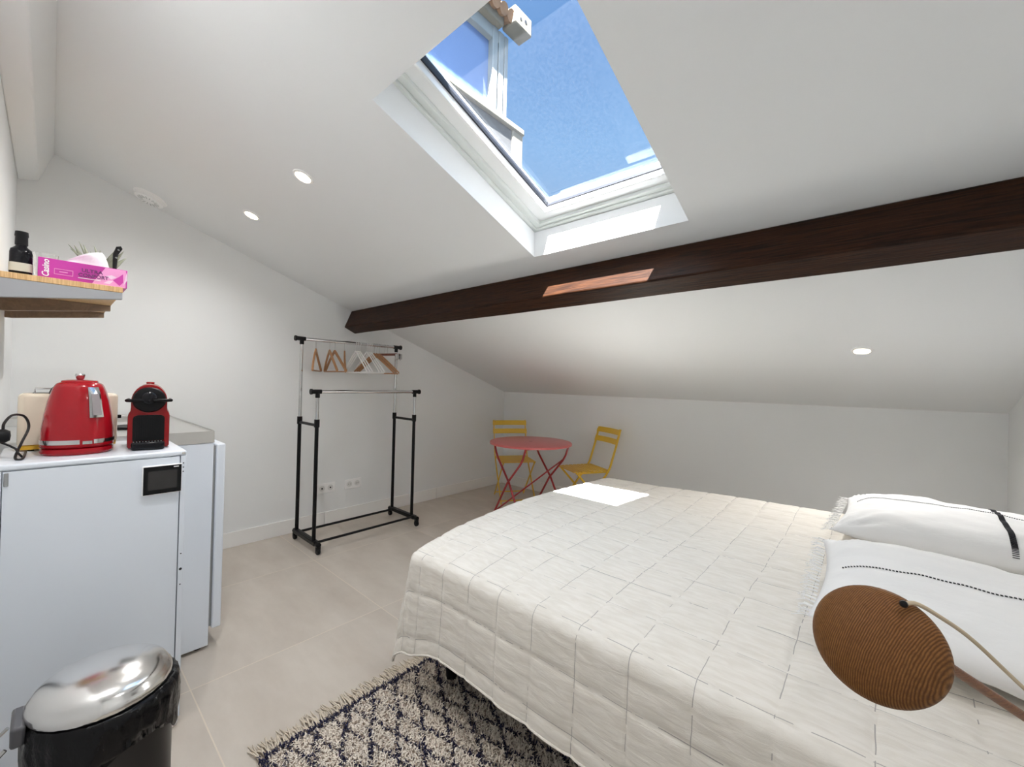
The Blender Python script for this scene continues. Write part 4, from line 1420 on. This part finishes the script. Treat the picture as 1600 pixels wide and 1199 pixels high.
def quilt():
    Lh = 0.375
    x_a, x_b = EX0 - Lh, EX1
    y_a, y_b = EY0 - Lh, EY1 + Lh
    st = 0.155
    nx, ny = int((x_b - x_a) / 0.0080), int((y_b - y_a) / 0.0080)
    X = np.linspace(x_a, x_b, nx + 1); Y = np.linspace(y_a, y_b, ny + 1)
    # snap grid lines to seams so grooves stay crisp
    sxo, syo = 2.316, EY0 - 0.012
    P = np.zeros((nx + 1, ny + 1, 3))
    for i, x in enumerate(X):
        for j, y in enumerate(Y):
            p, d = drape(float(x), float(y))
            P[i, j] = p
    # normals
    du = np.gradient(P, axis=0); dv = np.gradient(P, axis=1)
    Nn = np.cross(du, dv); Nn /= (np.linalg.norm(Nn, axis=2, keepdims=True) + 1e-12)
    gx = np.abs((X - sxo + 50 * st) % st); gx = np.minimum(gx, st - gx)
    gy = np.abs((Y - syo + 50 * st) % st); gy = np.minimum(gy, st - gy)
    G = np.minimum(gx[:, None], gy[None, :])
    h = 0.0065 * (1 - np.exp(-(G / 0.009) ** 1.1)) - 0.0065
    for i in range(nx + 1):
        for j in range(ny + 1):
            x, y = float(X[i]), float(Y[j])
            h[i, j] += 0.0016 * noise.noise((x * 9, y * 38, 0)) + 0.0012 * noise.noise((x * 16, y * 60, 4))
    # hem: thicker strip
    P += Nn * h[:, :, None]
    mb = MB()
    mb.v = [tuple(p) for p in P.reshape(-1, 3)]
    m_ = ny + 1
    mb.f = [[i * m_ + j, (i + 1) * m_ + j, (i + 1) * m_ + j + 1, i * m_ + j + 1] for i in range(nx) for j in range(ny)]
    me = bpy.data.meshes.new('bedspread')
    me.from_pydata(mb.v, [], mb.f)
    me.materials.append(M_quilt)
    uvl = me.uv_layers.new(name='UVMap')
    vi = np.zeros(len(me.loops), dtype=np.int32)
    me.loops.foreach_get('vertex_index', vi)
    uvs = np.stack([X[vi // m_], Y[vi % m_]], axis=1).astype(np.float32)
    uvl.data.foreach_set('uv', uvs.ravel())
    me.polygons.foreach_set('use_smooth', [True] * len(me.polygons))
    ob = bpy.data.objects.new('bedspread', me)
    COL.objects.link(ob)
    q = ob.modifiers.new('solid', 'SOLIDIFY'); q.thickness = 0.006; q.offset = -1
    # hem binding along the near side and the foot corner
    hb = MB()
    pts = [Vector(P[i, 0]) for i in range(0, nx + 1, 2)]
    pts = pts[::-1] + [Vector(P[0, j]) for j in range(2, ny + 1, 2)]
    hb.tube(pts, 0.0042, 6)
    hm = hb.build('hem', M_quilt, ob)
    return ob
qo = quilt()
tag(qo, 'off-white quilted linen bedspread with square stitching, draped over the bed to near the floor', 'bedspread')

# ------------------------------------------------------------------ pillows
def pillow(cx, cy, cz_, lx, ly, th, tilt_y, rz, name_label, stripes, tilt_x=0.0, fringe=True, lump=0.0, seed=0):
    """lx: size along x (short side), ly along y; returns thing"""
    t = thing('pillow', (cx, cy, cz_), name_label, 'pillow')
    t.rotation_euler = (tilt_x, tilt_y, rz)
    NX, NY = 44, 60
    def surf(u, v, side):
        # u,v in -1..1
        eu, ev = 1 - abs(u) ** 2.6, 1 - abs(v) ** 2.8
        pinch = 1 - 0.10 * (1 - abs(v) ** 1.0) * 0 
        x = u * lx / 2 * (1 - 0.07 * (1 - v * v) * abs(u) ** 4 )
        y = v * ly / 2 * (1 - 0.06 * (1 - u * u) * abs(v) ** 4)
        hgt = th / 2 * max(0, eu) ** 0.55 * max(0, ev) ** 0.5
        w = noise.noise((u * 1.7 + seed, v * 2.1, side * 3.0)) * 0.014 + 0.007 * noise.noise((u * 5 + seed, v * 5, 2.2)) 
        # gathers from the corners
        rad = math.hypot(abs(u) - 1, abs(v) - 1)
        ang = math.atan2(1.0001 - abs(v), 1.0001 - abs(u))
        w += 0.010 * math.sin(ang * 14 + seed) * math.exp(-(rad / 0.45) ** 2) * min(1, rad * 4)
        k = min(1, max(0, eu) * 4) * min(1, max(0, ev) * 4)
        return (x, y, side * (hgt + w * k) * (1.0 if side > 0 else 0.75))
    mb = MB()
    top = {}
    for side in (1, -1):
        for i in range(NX + 1):
            for j in range(NY + 1):
                u, v = -1 + 2 * i / NX, -1 + 2 * j / NY
                top[(side, i, j)] = len(mb.v)
                mb.v.append(surf(u, v, side))
        for i in range(NX):
            for j in range(NY):
                q = [top[(side, i, j)], top[(side, i + 1, j)], top[(side, i + 1, j + 1)], top[(side, i, j + 1)]]
                mb.f.append(q if side > 0 else q[::-1]); mb.m.append(0)
    ob = mb.build('pillowcase', M_linenw, t, sharp=180)
    # stitched lines: small dashes laid on the surface
    for (axis, pos, wid, dash, a0, a1) in stripes:
        sb = MB()
        n = int(abs(a1 - a0) * (ly if axis == 'v' else lx) / 2 / dash)
        for k in range(n):
            a = a0 + (a1 - a0) * (k + 0.5) / n
            b = a + (a1 - a0) / n * 0.30
            if axis == 'u':
                p, q = surf(a, pos, 1), surf(b, pos + 0.004, 1)
                off = Vector((0, wid / 2, 0))
            else:
                p, q = surf(pos, a, 1), surf(pos + 0.004, b, 1)
                off = Vector((wid / 2, 0, 0))
            p, q = Vector(p) + Vector((0, 0, 0.0015)), Vector(q) + Vector((0, 0, 0.0015))
            sb.bar(p - off, p + off, dash * 0.62, 0.002, upv=(0, 0, 1))
        sb.build('stitched_stripe', M_stitch, t)
    if fringe:
        fb = MB()
        rr = random.Random(seed + 5)
        for k in range(26):
            v = -0.97 + 1.94 * k / 25
            x0 = -lx / 2 * 0.99
            y0_ = v * ly / 2
            for q in range(3):
                dy = rr.uniform(-0.012, 0.012)
                fb.tube([(x0 + 0.01, y0_ + dy * 0.3, 0.0), (x0 - 0.012, y0_ + dy * 0.6, rr.uniform(-0.002, 0.006)), (x0 - rr.uniform(0.02, 0.034), y0_ + dy, rr.uniform(-0.012, 0.004))], [0.0016, 0.0013, 0.0008], 5)
        tag(fb.build('fringe', M_linenw, t), kind='stuff')
    return t
pillow(3.765, 1.995, 0.694, 0.70, 0.68, 0.18, 0.05, math.radians(2), 'white fringed pillow with one thin black stitched line, nearest the wooden lamp',
       [('u', -0.22, 0.005, 0.007, -0.86, 0.95)], seed=3)
pillow(3.775, 2.80, 0.712, 0.70, 0.68, 0.185, 0.0, math.radians(-2), 'white fringed pillow with crossing thin and bold black lines, nearest the back wall',
       [('u', 0.12, 0.004, 0.006, -0.86, 0.95), ('v', 0.36, 0.015, 0.0045, -0.98, 0.98)], seed=12)

# ------------------------------------------------------------------ bedside lamp on the right wall
fdir = lambda px, py: (fwd + rgt * ((px - 800 + 0.98) / 643.0156) - up * ((py - 599.5 + 3.905) / 643.0156))
SHC = CAMP + fdir(1371, 1006) * 0.655
ax_u = (rgt * 0.74 - up * 0.67).normalized()        # long axis of the shade outline
ax_n = -fdir(1400, 990).normalized()   # dome points back at the viewer, a little up-right
lm = thing('reading_lamp', (RX, 1.42, 0.72), 'turned oak dish-shaded reading lamp on a wooden arm with cream cord, over the pillows', 'lamp')
shm = Matrix.Translation(SHC - lm.location) @ ax_n.to_track_quat('Z', 'Y').to_matrix().to_4x4()
prof = []
RS, RD = 0.084, 0.036
for i in range(17):
    a = PI / 2 * i / 16
    prof.append((RS * math.cos(a), RD * math.sin(a)))
inner = [(max(0.0001, (RS - 0.005) * math.cos(PI / 2 * i / 16)), (RD - 0.006) * math.sin(PI / 2 * i / 16)) for i in range(17)][::-1]
prof[-1] = (0.0001, RD)
shade = MB().lathe(inner[:1] + inner[1:] + prof, 64)
ob = shade.build('shade', M_lamp, lm)
ob.matrix_local = shm
MB().lathe([(0, -0.004), (0.018, -0.002), (0.022, 0.008), (0.014, 0.022), (0, 0.024)], 24).build('bulb', mat('frosted_bulb', (0.85, 0.83, 0.78), 0.4), lm).matrix_local = shm
# arm from the rim back to a wall plate
A0 = CAMP + fdir(1468, 1032) * 0.655
A1 = CAMP + fdir(1600, 1120) * 0.70
dA = (A1 - A0).normalized()
tA = (RX - 0.03 - A0.x) / dA.x
A2 = A0 + dA * tA
A0b = A0 - dA * 0.03
MB().tube([A0b - lm.location, A2 - lm.location], 0.0075, 14).build('arm', M_stem, lm)
lmz = Matrix.Translation(A2 + Vector((0.031, 0, 0)) - lm.location) @ Matrix.Rotation(-PI / 2, 4, 'Y')
MB().lathe([(0, 0.0), (0.045, 0.0), (0.045, 0.02), (0.04, 0.026), (0.014, 0.03), (0.012, 0.036), (0, 0.036)], 30, mtx=lmz).build('wall_plate', M_stem, lm)
C0 = CAMP + fdir(1412, 944) * 0.632
MB().lathe([(0, 0), (0.005, 0), (0.0055, 0.004), (0.004, 0.009), (0, 0.010)], 16, mtx=Matrix.Translation(C0 - lm.location - ax_n * 0.006) @ ax_n.to_track_quat('Z', 'Y').to_matrix().to_4x4()).build('cord_grip', M_black, lm)
cp = [C0, CAMP + fdir(1432, 944) * 0.636, CAMP + fdir(1468, 964) * 0.64, CAMP + fdir(1520, 1001) * 0.65, CAMP + fdir(1600, 1076) * 0.67, CAMP + fdir(1700, 1165) * 0.72]
cp += [Vector((A2.x - 0.02, A2.y + 0.02, A2.z - 0.05)), Vector((A2.x + 0.025, A2.y + 0.01, A2.z - 0.04))]
MB().tube([p - lm.location for p in catmull(cp, 8)], 0.0032, 8).build('cord', M_cordc, lm)

# ------------------------------------------------------------------ pedal bin
bn = thing('pedal_bin', (2.165, 0.512, 0), 'dark pedal bin with domed steel lid and black liner in front of the white cabinet', 'bin')
MB().lathe([(0, 0.0), (0.124, 0.0), (0.127, 0.006), (0.128, 0.012), (0.124, 0.018), (0.1235, 0.44), (0.1235, 0.485), (0.119, 0.485), (0.119, 0.02), (0, 0.018)], 64).build('body', M_binbody, bn)
# liner folded over the rim: wavy skirt
mb = MB()
NB = 120
rows = [(0.113, 0.470), (0.116, 0.492), (0.1245, 0.498), (0.1335, 0.492), (0.1365, 0.470), (0.1365, 0.445), (0.1355, 0.415), (0.1345, 0.0)]
for r_i, (r, z) in enumerate(rows):
    for k in range(NB):
        a = 2 * PI * k / NB
        c = noise.noise((math.cos(a) * 2.2, math.sin(a) * 2.2, 0.5))
        wv = noise.noise((math.cos(a) * 7, math.sin(a) * 7, r_i * 0.7))
        zz = z
        if r_i == len(rows) - 1:
            zz = 0.385 + 0.05 * c + 0.012 * wv
        rr_ = r + (0.006 * wv if r_i >= 3 else 0) + (0.003 * noise.noise((math.cos(a) * 16, math.sin(a) * 16, r_i * 1.3)) if r_i >= 3 else 0)
        mb.v.append((rr_ * math.cos(a), rr_ * math.sin(a), zz + (0.003 * wv if r_i in (5, 6) else 0)))
for i in range(len(rows) - 1):
    for k in range(NB):
        k2 = (k + 1) % NB
        mb.f.append([i * NB + k, i * NB + k2, (i + 1) * NB + k2, (i + 1) * NB + k]); mb.m.append(0)
mb.build('bin_liner', M_bagm, bn, solid=0.0008, sharp=180)
# lid, tilted up slightly from its hinge at the wall side
lidm = Matrix.Translation((0.0, -0.02, 0.500)) @ Matrix.Rotation(math.radians(0), 4, 'X')
lp = [(0.1205, 0.0), (0.1265, 0.001), (0.128, 0.006), (0.1265, 0.016), (0.122, 0.022)]
for i in range(1, 13):
    a = PI / 2 * i / 12
    lp.append((max(0.0001, 0.120 * math.cos(a)), 0.023 + 0.040 * math.sin(a)))
MB().lathe(lp, 72).build('lid', M_lid, bn).matrix_local = Matrix.Translation((0.0, -0.006, 0.4995))
mb = MB().box((-0.045, -0.150, 0.465), (0.045, -0.128, 0.508))
mb.build('hinge', M_gmetal, bn, bevel=0.006)
mb = MB()
mb.tube([(-0.04, -0.155, 0.47), (-0.045, -0.185, 0.44), (-0.045, -0.19, 0.30), (-0.04, -0.14, 0.28)], 0.004, 8)
mb.tube([(0.04, -0.155, 0.47), (0.045, -0.185, 0.44), (0.045, -0.19, 0.30), (0.04, -0.14, 0.28)], 0.004, 8)
mb.build('carry_handle', M_chrome, bn)
mb = MB().box((-0.03, 0.118, 0.008), (0.03, 0.165, 0.018))
mb.build('pedal', M_black, bn, bevel=0.004)

# ------------------------------------------------------------------ rug
rg = thing('shaggy_rug', (2.95, 1.45, 0), 'cream shaggy rug with navy lattice lines and fringe, partly under the bed', 'rug')
RGX0, RGX1, RGY0, RGY1 = 2.055, 3.75, 0.88, 1.95
MB().box((RGX0 - 2.95, RGY0 - 1.45, 0.0), (RGX1 - 2.95, RGY1 - 1.45, 0.008)).build('backing', M_backing, rg)
def lattice(x, y):
    wob = 0.012 * noise.noise((x * 6, y * 6, 0.0)); wob2 = 0.012 * noise.noise((x * 6, y * 6, 9.0))
    cell = 0.112
    a = (x - 2.165) * 0.516 + (y - 1.43) * 0.856 + wob * 0.8
    b = (x - 2.165) * -0.222 + (y - 1.43) * 0.975 + wob2 * 0.8
    def g(t, cell):
        q = t % cell
        return min(q, cell - q)
    e = x - RGX0
    if e < 0.022: return True
    if y - RGY0 < 0.014: return True
    return g(a, 0.088) < 0.0058 or g(b, 0.072) < 0.0048
rr = random.Random(11)
pv, pf, pm = [], [], []
stp = 0.0080
nx, ny = int((3.35 - RGX0) / stp), int((RGY1 - RGY0) / stp)
for i in range(nx):
    for j in range(ny):
        x = RGX0 + (i + rr.random()) * stp
        y = RGY0 + (j + rr.random()) * stp
        nav = lattice(x, y)
        for q in range(2):
            a = rr.uniform(0, 2 * PI)
            ln = rr.uniform(0.007, 0.015)
            hh = rr.uniform(0.007, 0.014)
            w = rr.uniform(0.0014, 0.0024)
            x_, y_ = x + rr.uniform(-.004, .004), y + rr.uniform(-.004, .004)
            dx, dy = math.cos(a) * ln, math.sin(a) * ln
            sx_, sy_ = -math.sin(a) * w, math.cos(a) * w
            o = len(pv)
            bx, by = x_ - 2.95, y_ - 1.45
            pv += [(bx - sx_, by - sy_, 0.008), (bx + sx_, by + sy_, 0.008),
                   (bx + dx * 0.35 + sx_, by + dy * 0.35 + sy_, 0.008 + hh * 0.75), (bx + dx * 0.35 - sx_, by + dy * 0.35 - sy_, 0.008 + hh * 0.75),
                   (bx + dx + sx_ * 0.6, by + dy + sy_ * 0.6, 0.008 + hh * 0.95), (bx + dx - sx_ * 0.6, by + dy - sy_ * 0.6, 0.008 + hh * 0.95)]
            pf += [[o, o + 1, o + 2, o + 3], [o + 3, o + 2, o + 4, o + 5]]
            pm += [1 if nav else 0] * 2
me = bpy.data.meshes.new('pile')
me.from_pydata(pv, [], pf)
M_pile = mat('cream_pile', (0.80, 0.70, 0.61), 0.95, var=(35, 0.3, U))
me.materials.append(M_pile); me.materials.append(M_navy)
me.polygons.foreach_set('material_index', pm)
po = bpy.data.objects.new('pile', me); COL.objects.link(po); po.parent = rg
po['kind'] = 'stuff'
fb = MB()
for k in range(150):
    y = RGY0 + (RGY1 - RGY0) * (k + rr.random()) / 150 - 1.45
    for q in range(2):
        ln = rr.uniform(0.05, 0.09)
        dy = rr.uniform(-0.02, 0.02)
        x0 = RGX0 - 2.95
        fb.tube([(x0 + 0.004, y, 0.010), (x0 - ln * 0.35, y + dy * 0.3, rr.uniform(0.009, 0.016)), (x0 - ln * 0.7, y + dy * 0.8, rr.uniform(0.004, 0.009)), (x0 - ln, y + dy * 1.2, 0.003)],
                [0.0022, 0.0024, 0.0022, 0.0012], 5)
fo = fb.build('fringe', M_fringe, rg)
fo['kind'] = 'stuff'
